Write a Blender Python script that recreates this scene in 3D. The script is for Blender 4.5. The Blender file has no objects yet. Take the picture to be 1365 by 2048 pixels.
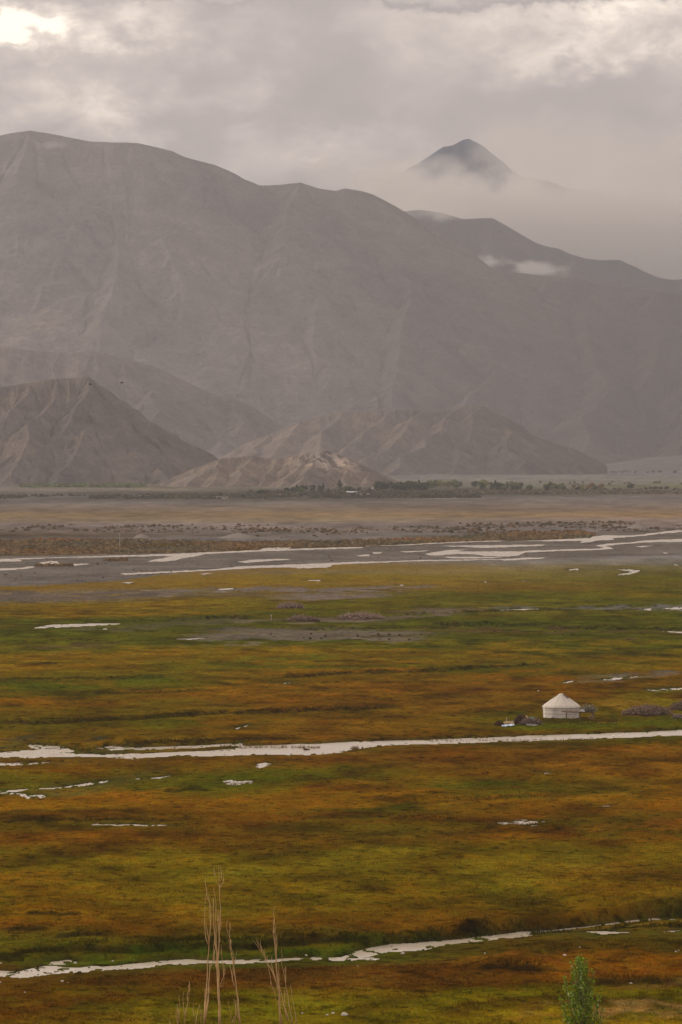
import bpy, math, random
import numpy as np
from mathutils import Vector
PI = math.pi
random.seed(7)
rng = np.random.default_rng(11)
S = bpy.context.scene
COL = S.collection

# ------------------------------------------------------------------ camera
CAMH = 40.0
FPX = 7680.0                       # focal length in photograph pixels (135 mm on 36 mm high film)
TILT = math.atan(124.0 / FPX)
cam_d = bpy.data.cameras.new('camera')
cam = bpy.data.objects.new('camera', cam_d); COL.objects.link(cam)
cam.location = (0, 0, CAMH); cam.rotation_euler = (PI / 2 - TILT, 0, 0)
cam_d.sensor_fit = 'VERTICAL'; cam_d.sensor_height = 36; cam_d.lens = 135
cam_d.clip_start = 1; cam_d.clip_end = 60000
S.camera = cam

# ------------------------------------------------------------------ light and sky
SUN_EL, SUN_AZ = math.radians(24), math.radians(-66)     # azimuth from +Y, negative = left
sun_d = bpy.data.lights.new('sun', 'SUN'); sun_d.energy = 2.2; sun_d.angle = math.radians(10)
sun_d.color = (1.0, 0.86, 0.68)
sun = bpy.data.objects.new('sun', sun_d); COL.objects.link(sun)
sdir = Vector((math.sin(SUN_AZ) * math.cos(SUN_EL), math.cos(SUN_AZ) * math.cos(SUN_EL), math.sin(SUN_EL)))
sun.rotation_euler = sdir.to_track_quat('Z', 'Y').to_euler()
sun.location = (-300, 100, 400)

S.view_settings.view_transform = 'Standard'
S.view_settings.look = 'None'
S.view_settings.exposure = 0.0
S.view_settings.gamma = 1.0
S.view_settings.use_curve_mapping = False
cy = S.cycles
cy.use_denoising = True
cy.volume_bounces = 4
cy.volume_max_steps = 64
cy.max_bounces = 6
cy.diffuse_bounces = 2
cy.glossy_bounces = 2
cy.transparent_max_bounces = 16
cy.sample_clamp_indirect = 4

HAZE_DENS = 0.70e-4
W = bpy.data.worlds.new('World'); S.world = W; W.use_nodes = True


class NT:
    """small helper to write node trees"""
    def __init__(s, tree):
        s.t = tree; s.n = tree.nodes; s.l = tree.links
    def new(s, typ, **kw):
        nd = s.n.new(typ)
        ins = kw.pop('ins', {})
        for k, v in kw.items(): setattr(nd, k, v)
        for k, v in ins.items():
            if isinstance(v, bpy.types.NodeSocket): s.l.new(v, nd.inputs[k])
            else: nd.inputs[k].default_value = v
        return nd
    def math(s, op, a, b=0.0, c=0.0, clamp=False):
        nd = s.new('ShaderNodeMath', operation=op, use_clamp=clamp)
        for i, v in enumerate((a, b, c)):
            if isinstance(v, bpy.types.NodeSocket): s.l.new(v, nd.inputs[i])
            else: nd.inputs[i].default_value = v
        return nd.outputs[0]
    def mix(s, f, a, b, mode='MIX'):
        nd = s.new('ShaderNodeMix', data_type='RGBA', blend_type=mode)
        for i, v in ((0, f), (6, a), (7, b)):
            if isinstance(v, bpy.types.NodeSocket): s.l.new(v, nd.inputs[i])
            else: nd.inputs[i].default_value = v if i == 0 or len(v) == 4 else (*v, 1)
        return nd.outputs[2]
    def noise(s, vec, scale, detail=4, rough=0.55, dist=0.0, out=0):
        nd = s.new('ShaderNodeTexNoise', ins={'Scale': scale, 'Detail': detail, 'Roughness': rough, 'Distortion': dist})
        if vec is not None: s.l.new(vec, nd.inputs['Vector'])
        return nd.outputs[out]
    def mapping(s, vec, scale=(1, 1, 1), loc=(0, 0, 0), rot=(0, 0, 0)):
        nd = s.new('ShaderNodeMapping', ins={'Scale': scale, 'Location': loc, 'Rotation': rot})
        s.l.new(vec, nd.inputs['Vector']); return nd.outputs[0]
    def ramp(s, fac, stops):
        nd = s.new('ShaderNodeValToRGB')
        el = nd.color_ramp.elements
        while len(el) < len(stops): el.new(0.5)
        for e, (p, c) in zip(el, stops):
            e.position = p; e.color = (*c, 1) if len(c) == 3 else c
        s.l.new(fac, nd.inputs[0]); return nd.outputs[0]
    def rng(s, v, a, b, c=0.0, d=1.0, smooth=True):
        nd = s.new('ShaderNodeMapRange', interpolation_type='SMOOTHSTEP' if smooth else 'LINEAR', clamp=True)
        s.l.new(v, nd.inputs[0])
        for i, x in enumerate((a, b, c, d)): nd.inputs[i + 1].default_value = x
        return nd.outputs[0]


def build_world():
    t = NT(W.node_tree); t.n.clear()
    out = t.new('ShaderNodeOutputWorld')
    sky = t.new('ShaderNodeTexSky', sky_type='NISHITA', sun_disc=False, sun_elevation=SUN_EL,
                sun_rotation=SUN_AZ, altitude=3000)
    bsky = t.new('ShaderNodeBackground', ins={'Color': sky.outputs[0], 'Strength': 0.1})
    tc = t.new('ShaderNodeTexCoord').outputs['Generated']
    sep = t.new('ShaderNodeSeparateXYZ', ins={'Vector': tc})
    # project on an overcast deck: cloud banks get thinner towards the horizon
    v1 = t.mapping(tc, (16, 16, 34), (3.1, 0.4, 1.2), (0, math.radians(4), 0))
    v2 = t.mapping(tc, (46, 46, 92), (1.7, 2.2, 0.3))
    n1 = t.noise(v1, 1.0, 6, 0.55, 0.3)
    n2 = t.noise(v2, 1.0, 8, 0.6, 0.5)
    n3 = t.noise(t.mapping(tc, (5, 5, 14), (9, 0, 4)), 1.0, 3, 0.5)
    # the cloud is thin (bright) in the upper left and the upper right
    wob = t.new('ShaderNodeVectorMath', operation='SUBTRACT')
    t.l.new(t.noise(t.mapping(tc, (60, 60, 90)), 1.0, 5, 0.6, 0, 1), wob.inputs[0]); wob.inputs[1].default_value = (.5, .5, .5)
    wsc = t.new('ShaderNodeVectorMath', operation='SCALE'); t.l.new(wob.outputs[0], wsc.inputs[0]); wsc.inputs['Scale'].default_value = 0.03
    wad = t.new('ShaderNodeVectorMath', operation='ADD'); t.l.new(tc, wad.inputs[0]); t.l.new(wsc.outputs[0], wad.inputs[1])
    sepw = t.new('ShaderNodeSeparateXYZ', ins={'Vector': wad.outputs[0]})
    def spot(az, el, sx, sy):
        cx_, cz_ = math.sin(az), math.sin(el)
        dx = t.math('DIVIDE', t.math('SUBTRACT', sepw.outputs[0], cx_), sx)
        dz = t.math('DIVIDE', t.math('SUBTRACT', sepw.outputs[2], cz_), sy)
        r2 = t.math('ADD', t.math('MULTIPLY', dx, dx), t.math('MULTIPLY', dz, dz))
        g = t.math('POWER', 2.718, t.math('MULTIPLY', r2, -1.0))
        return t.math('MULTIPLY', g, t.math('GREATER_THAN', sep.outputs[1], 0.0))
    px = lambda u, v: ((u - 682.5) / FPX, (900 - v) / FPX)
    s = None
    for (u, v, sx, sy, a) in ((-10, 50, 200, 40, 0.26), (110, 64, 170, 28, 0.15), (300, 60, 70, 50, .12), (250, 235, 130, 60, .22), (40, 180, 120, 50, .14),
                              (1130, 44, 200, 30, .15), (1250, 112, 200, 30, .17), (1330, 40, 120, 30, .12), (520, 220, 70, 50, .1),
                              (640, 330, 120, 50, .12), (1150, 300, 300, 80, -.13),
                              (1000, 210, 420, 80, -.13), (600, 170, 330, 60, -.07), (430, 130, 330, 50, -.06), (1250, 180, 250, 40, -.08),
                              (1000, 4, 700, 12, -.22)):
        az, el = px(u, v)
        g = t.math('MULTIPLY', spot(az, el, sx / FPX, sy / FPX), a)
        s = g if s is None else t.math('ADD', s, g)
    f = t.math('ADD', t.math('MULTIPLY', n1, 0.78), t.math('MULTIPLY', n2, 0.42))
    f = t.math('SUBTRACT', t.math('ADD', f, t.math('MULTIPLY', n3, 0.25)), 0.175)
    # around the cloud-veiled sun, wide
    g0 = spot(math.radians(-40), math.radians(14), 0.35, 0.16)
    f = t.math('ADD', f, t.math('MULTIPLY', g0, 0.10))
    s = t.math('MULTIPLY', s, t.math('ADD', t.math('MULTIPLY', n2, 2.6), -0.3))
    f = t.math('ADD', f, s)
    col = t.ramp(t.math('MULTIPLY', f, 0.72), [(0.20, CL[0]), (0.36, CL[1]), (0.47, CL[2]), (0.60, CL[3]), (0.72, CL[4])])
    up = t.math('ADD', 0.93, t.math('MULTIPLY', t.math('MAXIMUM', sep.outputs[2], 0.0), 0.45))
    bcl = t.new('ShaderNodeBackground', ins={'Color': col, 'Strength': t.math('MULTIPLY', up, CLOUD_STR)})
    mx = t.new('ShaderNodeMixShader')
    mx.inputs[0].default_value = 0.93
    t.l.new(bsky.outputs[0], mx.inputs[1]); t.l.new(bcl.outputs[0], mx.inputs[2])
    t.l.new(mx.outputs[0], out.inputs['Surface'])


CLOUD_STR = 1.0
CL = [(0.50, 0.435, 0.41), (0.68, 0.575, 0.53), (0.92, 0.79, 0.70), (1.35, 1.16, 0.98), (2.0, 1.8, 1.5)]
build_world()

# ------------------------------------------------------------------ maths helpers
CT, ST = math.cos(TILT), math.sin(TILT)


def unproj(u, v, z=0.0):
    """photograph pixel -> point of the plane at height z"""
    a = (u - 682.5) / FPX; b = (1024 - v) / FPX
    dx, dy, dz = a, CT + b * ST, -ST + b * CT
    k = (z - CAMH) / dz
    return dx * k, dy * k


def at(u, v, d):
    """photograph pixel -> point at distance d along +Y"""
    a = (u - 682.5) / FPX; b = (1024 - v) / FPX
    dx, dy, dz = a, CT + b * ST, -ST + b * CT
    k = d / dy
    return Vector((dx * k, d, CAMH + dz * k))


def proj(x, y, z):
    zz = z - CAMH
    f = y * CT - zz * ST
    up = y * ST + zz * CT
    f = np.maximum(f, 1.0)
    return 682.5 + FPX * x / f, 1024 - FPX * up / f


_tab = rng.random((256, 256)).astype(np.float32)


def vn(x, y):
    """value noise 0..1"""
    xi = np.floor(x).astype(np.int64); yi = np.floor(y).astype(np.int64)
    fx = (x - xi); fy = (y - yi)
    fx = fx * fx * fx * (fx * (fx * 6 - 15) + 10); fy = fy * fy * fy * (fy * (fy * 6 - 15) + 10)
    a = _tab[xi & 255, yi & 255]; b = _tab[(xi + 1) & 255, yi & 255]
    c = _tab[xi & 255, (yi + 1) & 255]; d = _tab[(xi + 1) & 255, (yi + 1) & 255]
    return (a * (1 - fx) + b * fx) * (1 - fy) + (c * (1 - fx) + d * fx) * fy


def fbm(x, y, octv=4, gain=0.5, seed=0.0):
    s = 0; a = 1.0; tot = 0
    for i in range(octv):
        s = s + a * vn(x + seed * 17.3 + i * 31.7, y + seed * 9.1 + i * 11.3); tot += a
        a *= gain; x, y = x * 1.93 + y * 0.31, y * 1.93 - x * 0.31 * 0.5
    return s / tot


def ridged(x, y, octv=4, gain=0.5, seed=0.0):
    s = 0; a = 1.0; tot = 0
    for i in range(octv):
        n = 1 - np.abs(2 * vn(x + seed * 13.3 + i * 21.7, y + seed * 5.1 + i * 17.3) - 1)
        s = s + a * n * n; tot += a; a *= gain; x = x * 2.03; y = y * 2.03
    return s / tot


def sstep(a, b, x):
    t = np.clip((x - a) / (b - a), 0, 1); return t * t * (3 - 2 * t)


def lin(c):
    c = np.asarray(c, dtype=float) / 255.0
    return np.where(c <= 0.04045, c / 12.92, ((c + 0.055) / 1.055) ** 2.4)


# ------------------------------------------------------------------ object helpers
def tag(o, label=None, cat=None, group=None, kind=None):
    if label: o['label'] = label
    if cat: o['category'] = cat
    if group: o['group'] = group
    if kind: o['kind'] = kind
    return o


def link(name, me, mats=None, parent=None, loc=None):
    o = bpy.data.objects.new(name, me); COL.objects.link(o)
    if mats is not None:
        for m in (mats if isinstance(mats, (list, tuple)) else [mats]): me.materials.append(m)
    if parent: o.parent = parent
    if loc is not None: o.location = loc
    return o


def empty(name, loc=(0, 0, 0), rz=0.0):
    o = bpy.data.objects.new(name, None); COL.objects.link(o)
    o.location = loc; o.rotation_euler = (0, 0, rz); o.empty_display_size = 0.3
    return o


def copy_tree(o, parent=None):
    c = o.copy(); COL.objects.link(c); c.parent = parent
    for ch in list(KIDS.get(o.name, [])):
        d = copy_tree(ch, c)
        KIDS.setdefault(c.name, []).append(d)
    return c


KIDS = {}


def part(name, me, mat, parent):
    o = link(name, me, mat, parent); KIDS.setdefault(parent.name, []).append(o); return o


def np_mesh(name, verts, faces, smooth=True, col=None, uv=None):
    """verts (N,3); faces (M,k) array of equal-size polygons"""
    me = bpy.data.meshes.new(name)
    verts = np.asarray(verts, dtype=np.float32); faces = np.asarray(faces, dtype=np.int32)
    M, k = faces.shape
    me.vertices.add(len(verts)); me.vertices.foreach_set('co', verts.ravel())
    me.loops.add(M * k); me.loops.foreach_set('vertex_index', faces.ravel())
    me.polygons.add(M)
    me.polygons.foreach_set('loop_start', np.arange(0, M * k, k, dtype=np.int32))
    me.polygons.foreach_set('loop_total', np.full(M, k, dtype=np.int32))
    me.polygons.foreach_set('use_smooth', np.full(M, smooth, dtype=bool))
    me.update(calc_edges=True)
    if col is not None:
        at_ = me.color_attributes.new('col', 'FLOAT_COLOR', 'POINT')
        c4 = np.ones((len(verts), 4), dtype=np.float32); c4[:, :3] = col
        at_.data.foreach_set('color', c4.ravel())
    me.validate()
    return me


def grid_faces(R, C):
    i = np.arange(R - 1)[:, None] * C + np.arange(C - 1)[None, :]
    return np.stack([i, i + 1, i + C + 1, i + C], -1).reshape(-1, 4)


class MB:
    """collects simple solids into one mesh"""
    def __init__(s): s.v = []; s.f = []
    def add(s, vs, fs):
        b = len(s.v); s.v += [tuple(v) for v in vs]; s.f += [tuple(b + i for i in f) for f in fs]
    def box(s, c, d, rz=0.0, taper=1.0):
        x, y, z = d[0] / 2, d[1] / 2, d[2] / 2; cr, sr = math.cos(rz), math.sin(rz); vs = []
        for k in (-1, 1):
            q = taper if k > 0 else 1
            for (i, j) in ((-1, -1), (1, -1), (1, 1), (-1, 1)):
                px, py = i * x * q, j * y * q
                vs.append((c[0] + px * cr - py * sr, c[1] + px * sr + py * cr, c[2] + k * z))
        s.add(vs, [(3, 2, 1, 0), (4, 5, 6, 7), (0, 1, 5, 4), (1, 2, 6, 5), (2, 3, 7, 6), (3, 0, 4, 7)])
    def tube(s, pts, rad, n=6, cap=True):
        pts = [Vector(p) for p in pts]
        if not isinstance(rad, (list, tuple)): rad = [rad] * len(pts)
        b = len(s.v); up = Vector((0.13, 0.97, 0.11)).normalized()
        for i, p in enumerate(pts):
            t = (pts[min(i + 1, len(pts) - 1)] - pts[max(i - 1, 0)]).normalized()
            a = t.cross(up)
            if a.length < 1e-3: a = t.cross(Vector((1, 0, 0)))
            a.normalize(); c = t.cross(a)
            for k in range(n):
                w = 2 * PI * k / n
                s.v.append(tuple(p + (a * math.cos(w) + c * math.sin(w)) * rad[i]))
        for i in range(len(pts) - 1):
            for k in range(n):
                k2 = (k + 1) % n
                s.f.append((b + i * n + k, b + i * n + k2, b + (i + 1) * n + k2, b + (i + 1) * n + k))
        if cap:
            s.f.append(tuple(b + k for k in reversed(range(n))))
            s.f.append(tuple(b + (len(pts) - 1) * n + k for k in range(n)))
    def lathe(s, prof, n=32, wob=0.0):
        b = len(s.v)
        for (r, z) in prof:
            for k in range(n):
                w = 2 * PI * k / n
                rr = r * (1 + wob * math.sin(w * 8 + r * 3))
                s.v.append((rr * math.cos(w), rr * math.sin(w), z))
        for i in range(len(prof) - 1):
            for k in range(n):
                k2 = (k + 1) % n
                s.f.append((b + i * n + k, b + i * n + k2, b + (i + 1) * n + k2, b + (i + 1) * n + k))
    def blob(s, c, r, seg=8, ring=5, jit=0.15, flat=False):
        """lumpy ellipsoid; flat = upper half only"""
        b = len(s.v); rows = []
        lo = 0.0 if flat else -PI / 2
        for i in range(ring + 1):
            e = lo + (PI / 2 - lo) * i / ring; row = []
            for k in range(seg):
                w = 2 * PI * (k + 0.5 * (i % 2)) / seg
                q = 1 + random.uniform(-jit, jit)
                row.append(len(s.v))
                s.v.append((c[0] + r[0] * math.cos(e) * math.cos(w) * q, c[1] + r[1] * math.cos(e) * math.sin(w) * q,
                            c[2] + r[2] * math.sin(e) * (1 + random.uniform(-jit, jit) * 0.6)))
            rows.append(row)
        for i in range(ring):
            for k in range(seg):
                k2 = (k + 1) % seg
                s.f.append((rows[i][k], rows[i][k2], rows[i + 1][k2], rows[i + 1][k]))
    def mesh(s, name, smooth=False):
        me = bpy.data.meshes.new(name); me.from_pydata(s.v, [], s.f)
        if smooth: me.polygons.foreach_set('use_smooth', [True] * len(me.polygons))
        me.update(); return me


# ------------------------------------------------------------------ materials
def mat(name, col=(0.5, 0.5, 0.5), rough=0.9, spec=0.2, attr=False, nscale=3.0, namp=0.3, bump=0.0, bscale=None,
        stretch=(1, 1, 1), coord='Object', tint=None, metallic=0.0):
    m = bpy.data.materials.new(name); m.use_nodes = True
    t = NT(m.node_tree); t.n.clear()
    out = t.new('ShaderNodeOutputMaterial')
    b = t.new('ShaderNodeBsdfPrincipled', ins={'Roughness': rough, 'Specular IOR Level': spec, 'Metallic': metallic})
    tc = t.new('ShaderNodeTexCoord').outputs[coord]
    vec = t.mapping(tc, stretch)
    base = t.new('ShaderNodeAttribute', attribute_name='col').outputs['Color'] if attr else (*col, 1)
    n = t.noise(vec, nscale, 5, 0.6)
    k = t.rng(n, 0.25, 0.75, 1 - namp, 1 + namp, False)
    kk = t.new('ShaderNodeCombineXYZ', ins={0: k, 1: k, 2: k}).outputs[0]
    c = t.mix(1.0, base, kk, 'MULTIPLY')
    if tint:
        n2 = t.noise(vec, nscale * 0.37, 3, 0.5)
        c = t.mix(t.rng(n2, 0.45, 0.65), c, tint)
    t.l.new(c, b.inputs['Base Color'])
    if bump:
        bn = t.noise(vec, bscale or nscale * 2, 5, 0.65)
        bp = t.new('ShaderNodeBump', ins={'Strength': bump, 'Distance': 0.1, 'Height': bn})
        t.l.new(bp.outputs[0], b.inputs['Normal'])
    t.l.new(b.outputs[0], out.inputs[0])
    return m


# ------------------------------------------------------------------ colours of the plain, read band by band
# light on a white surface (K) and haze light (HZ); used only to turn seen colours into base colours
K = np.array([1.06, 0.93, 0.66]); HZ = np.array([0.21, 0.195, 0.19])
BANDS = [  # y in the photograph; colours at x = 0, 341, 682, 1023, 1365
 (902, '88827c 88827c 88827c 827c76 807a74'), (945, '7c746c 7c746c 7c746c 7c746c 7a746c'),
 (958, '7a7269 7a7269 7c746a 827a6e 7c766a'), (966, '766e62 766e62 7a7266 7e7668 7a7264'),
 (973, '766e62 766c5a 767062 746e5e 767058'), (979, '847868 7c7060 645e54 5e5a4e 726a5c'),
 (988, '6e665c 605a52 5a564c 5e584e 74695c'), (998, '6c645a 605a50 665e54 7a7064 7c7266'),
 (1006, '746a5e 7a6e62 7a6e60 7c6e60 7e7062'), (1018, '806e5c 806e5a 7e6c58 7c6a58 806c58'),
 (1030, '867054 846e52 8a7254 8a7254 927654'), (1040, '86725a 88745a 8c785c 847260 8a7664'),
 (1050, '847466 88786a 867668 7c6e60 806e60'), (1060, '786858 7c6c5e 7c6c5c 766a5e 7c7066'),
 (1070, '5a4c3c 6a5c4e 72675a 6e655b 78706a'), (1079, '68605a 6e665e 74695e 50422e 7a7068'),
 (1088, '54422c 56442c 5c4a30 4c3e2a 7c7268'), (1100, '584428 584428 584628 6c645e 766e68'),
 (1110, '5c4a30 6c645c 6e6660 726a64 746c66'), (1125, '726a62 706862 706862 706862 746c60'),
 (1140, '6e665e 6c645e 746238 72603a 5e5226'), (1155, '6a625a 7a6428 72581e 6a5a26 54501e'),
 (1168, '6a625a 7a5a1c 7c5c22 6a5020 5c4c1e'), (1176, '805e1a 78581e 685020 6c5220 4e4a1a'),
 (1186, '6a5e50 665a4c 644e22 545018 72581c'), (1198, '665a4e 72561a 605022 54501a 54501a'),
 (1208, '745618 70541a 5c5018 56501a 4e4c16'), (1218, '644a14 6c521a 56501a 645420 50501a'),
 (1228, '6c5418 705618 4c4a16 5c5020 4a4a16'), (1238, '4e4a14 4a4814 4c4a1a 4a4a18 4c4a18'),
 (1255, '464812 4a4816 4c4818 484816 484816'), (1270, '4c4c14 4c4816 565034 4c481e 4c4618'),
 (1285, '4c4a16 4a4a14 4a4a12 48480e 4e4a12'), (1300, '5a5018 585014 564e12 524a10 624e12'),
 (1315, '684e18 6a5018 644e14 664e14 6c5014'), (1330, '6c501a 665012 6a5014 5c4c08 5e4e08'),
 (1345, '625010 585006 4c4a04 524a04 664c08'), (1358, '504a06 565006 6a4a06 684608 664408'),
 (1372, '4c4804 604e06 684806 664406 604206'), (1385, '604a06 6a4a06 684606 644204 664206'),
 (1400, '6a4606 6a4606 6a4806 644204 624a06'), (1418, '5c4806 584a06 643e04 624206 585006'),
 (1435, '524602 5c4a06 664004 5e4806 5a4c06'), (1455, '584604 604604 6a4204 5e4a06 564c06'),
 (1475, '5e4806 624806 664006 5e4406 504806'), (1495, '5c4a06 603e04 663e04 623c04 6a4204'),
 (1515, '644206 664004 623a04 603a04 663e04'), (1530, '6c4406 644206 5e4206 663e04 6a4006'),
 (1545, '5a4c08 564c08 504a08 6c4406 6a4204'), (1558, '524a08 504a08 624806 584804 6c4404'),
 (1575, '504a08 4c4808 6c4604 4c4806 6e4604'), (1592, '6e4806 6c4606 724c06 724804 704c06'),
 (1608, '704a06 704806 704804 6c4604 6e4806'), (1622, '5a3e04 643e04 6a4404 683e04 6a4406'),
 (1640, '544204 5c4404 524604 5e4004 503c04'), (1655, '643c04 5e3c04 4e4004 583c02 623a02'),
 (1675, '683e04 624404 644606 603e04 643e04'), (1700, '5c4a06 5c4c06 5a4c06 5c4a06 644a06'),
 (1730, '605006 605006 5c4e06 5c4c06 5c4c06'), (1755, '684a06 604e06 5c5006 5a4a06 5a3a04'),
 (1780, '6a4e06 645006 605006 5e4c06 6a4a06'), (1805, '6a5006 644e06 5c4c06 604a06 5c4a04'),
 (1830, '705006 664a06 5e4a06 604006 664806'), (1855, '683e04 644404 644204 563a04 644804'),
 (1880, '4c3e04 4e3e04 4a3c04 4c3604 443804'), (1900, '4e4604 4a4604 464a06 503a04 483404'),
 (1920, '4c4404 464606 4c3e04 5c3404 643a04'), (1935, '5c3804 5c3604 582e02 5e3402 703e02'),
 (1955, '603204 5a3004 5a3204 623804 6a4004'), (1975, '643a04 583804 5c3404 583a04 4e3c04'),
 (1992, '643e04 5e4a04 64480a 6a5406 5a5204'), (2010, '5c4204 6a5404 5a4c04 625004 5e5006'),
 (2028, '504204 5a5004 5c5406 706006 665206'), (2048, '5e3c04 5a4c04 605606 6a5206 7a5c1a'),
 (2110, '5a4a06 5a4c04 5c5006 645006 6a520c')]
BV = np.array([b[0] for b in BANDS], float)
BC = np.array([[[int(c[i:i + 2], 16) for i in (0, 2, 4)] for c in b[1].split()] for b in BANDS], float)
BC *= np.interp(BV, [900, 1050, 1110], [.93, .95, 1.0])[:, None, None]
GAIN = 1.0


def band_colour(u, v):
    """seen colour at u, v (smooth)"""
    ri = np.clip(np.interp(v, BV, np.arange(len(BV))), 0, len(BV) - 1.001)
    ci = np.clip(u / 341.25, 0, 3.999)
    r0 = ri.astype(int); c0 = ci.astype(int); fr = (ri - r0)[..., None]; fc = (ci - c0)[..., None]
    fr = fr * fr * (3 - 2 * fr)
    return (BC[r0, c0] * (1 - fc) + BC[r0, c0 + 1] * fc) * (1 - fr) + (BC[r0 + 1, c0] * (1 - fc) + BC[r0 + 1, c0 + 1] * fc) * fr


def to_base(seen, dist):
    T = np.exp(-HAZE_DENS * dist)[..., None]
    a = (lin(seen) - (1 - T) * HZ) / (T * K)
    return np.clip(a * GAIN, 0.0035, 0.75)


# ------------------------------------------------------------------ ground grid
vrows = np.concatenate([np.arange(905, 960, 1.6), np.arange(960, 1190, 0.9), np.arange(1190, 1560, 1.15),
                        np.arange(1560, 2116, 1.5)])[::-1]
ys = unproj(682.5, vrows)[1]
ys = np.concatenate([[-600, -300, -150, -80, -40, -20, -8, 0, 8, 16, 26, 38, 52, 68, 86, 105, 125, 148, 172, 198, 222, 240], ys])
ys = np.append(ys, 12900.0)
a_in = np.arange(-740, 740.1, 2.5) / FPX
g = np.array([.11, .13, .16, .2, .26, .34, .45, .6, .8, 1.1, 1.45])
aa = np.concatenate([-g[::-1], a_in, g])
YY, AA = np.meshgrid(ys, aa, indexing='ij')
XX = AA * np.sqrt(YY ** 2 + 150.0 ** 2)
R_, C_ = YY.shape
UU, VV = proj(XX, YY, np.zeros_like(XX))
front = YY > 215
VV = np.where(front, VV, 2110.0)
ZZ = np.zeros_like(XX)
DD = np.sqrt(XX ** 2 + YY ** 2)

# domain noise
n_a = fbm(XX / 22, YY / 30, 4, 0.55, 1) - 0.5
n_b = fbm(XX / 5.0, YY / 8.0, 4, 0.6, 2) - 0.5
n_c = fbm(XX / 90, YY / 130, 3, 0.5, 3) - 0.5
n_h = fbm(XX / 8.0, YY / 14.0, 4, 0.6, 4) - 0.5
fade = np.clip((VV - 1000) / 350, 0.12, 1)
VW = VV + (n_a * 60 + n_b * 26 + n_c * 34) * fade * np.clip((VV - 960) / 300, 0.25, 1)
SEEN = band_colour(UU + n_c * 200 + n_a * 120, VW)
kn = sstep(1200, 1400, VV)[..., None]
kf = (sstep(1100, 1130, VV) * (1 - sstep(1190, 1290, VV)))[..., None] * .3
SEEN = SEEN * (1 - kf) + np.array([92, 80, 52.]) * (SEEN.sum(-1, keepdims=True) / 215) * kf
SEEN = SEEN * (1 - .34 * kn) + np.array([98, 73, 3.]) * (SEEN.sum(-1, keepdims=True) / 174) * .34 * kn
BASE = to_base(SEEN, DD)
near_f = lambda v: sstep(1110, 1230, v)
farm = (1 - near_f(VV))[..., None]
BASE = BASE * (1 + farm * ((fbm(XX / 9, YY / 40, 4, .6, 31) - .5)[..., None] * .9 + (fbm(XX / 60, YY / 200, 4, .6, 32) - .5)[..., None] * .7))
# tone and hue wander
near = sstep(1110, 1230, VV)[..., None]
BASE = BASE * (1 + near * (n_b[..., None] * 1.7) + near * (n_a[..., None] * 0.6))
hue = (n_h * 2.4)[..., None] * near
BASE = BASE * (1 + hue * np.array([0.10, -0.10, -0.25]))

# gravel ground of the braided river: everything above the meadow edge
EDGE = np.array([(-400, 1178), (0, 1173), (150, 1168), (250, 1161), (290, 1155), (380, 1143), (450, 1139), (560, 1131), (700, 1123), (860, 1122),
                 (1000, 1121), (1180, 1116), (1365, 1110), (2000, 1104)], float)
edge_v = np.interp(UU, EDGE[:, 0], EDGE[:, 1]) + n_a * 6 + n_b * 4
BANK2 = np.array([(-400, 1112), (0, 1112), (180, 1110), (330, 1107), (440, 1104), (600, 1096), (760, 1093), (900, 1086), (1050, 1080), (1180, 1078), (1200, 1060),
                  (2000, 1052)], float)
bank_v = np.interp(UU, BANK2[:, 0], BANK2[:, 1]) + n_a * 3
gravel = sstep(-1, 1, edge_v - VV) * sstep(-1, 1, VV - bank_v)
gcol = to_base(np.array([106, 95, 82.]) * (1 + 0.22 * n_b[..., None] + 0.3 * n_a[..., None]), DD)
BASE = BASE * (1 - gravel[..., None]) + gcol * gravel[..., None]
# yellow fringe of the meadow beside the gravel
fr_ = sstep(0, 2, VV - edge_v) * sstep(26, 6, VV - edge_v) * sstep(1150, 750, UU + n_c * 500)
fcol = to_base(np.array([116, 88, 42.]) * (1 + .2 * n_b[..., None]), DD)
BASE = BASE * (1 - .75 * fr_[..., None]) + fcol * .75 * fr_[..., None]

# relief: hummocks, fading on the gravel and far away
hum = (fbm(XX / 2.3, YY / 2.6, 3, 0.6, 6) - 0.5) * 0.42 + (fbm(XX / 9, YY / 9, 3, 0.55, 7) - 0.5) * 0.40 + (fbm(XX / 40, YY / 40, 2, 0.5, 8) - 0.5) * 0.3
meadow = sstep(0, 8, VV - edge_v) * front
ZZ = ZZ + hum * meadow * 0.8


def seg_dist(X, Y, P):
    """distance to the closed polygon P, inside flag, y of nearest point"""
    best = np.full(X.shape, 1e18); ny = np.zeros_like(X); ins = np.zeros(X.shape, bool)
    n = len(P)
    for i in range(n):
        x1, y1 = P[i]; x2, y2 = P[(i + 1) % n]
        dx, dy = x2 - x1, y2 - y1; L = dx * dx + dy * dy + 1e-12
        t = np.clip(((X - x1) * dx + (Y - y1) * dy) / L, 0, 1)
        qx = x1 + t * dx; qy = y1 + t * dy
        d = (X - qx) ** 2 + (Y - qy) ** 2
        m = d < best; best = np.where(m, d, best); ny = np.where(m, qy, ny)
        c = (y1 > Y) != (y2 > Y)
        with np.errstate(divide='ignore', invalid='ignore'):
            xi = (x2 - x1) * (Y - y1) / (y2 - y1 + 1e-12) + x1
        ins ^= c & (X < xi)
    return np.sqrt(best), ins, ny


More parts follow.
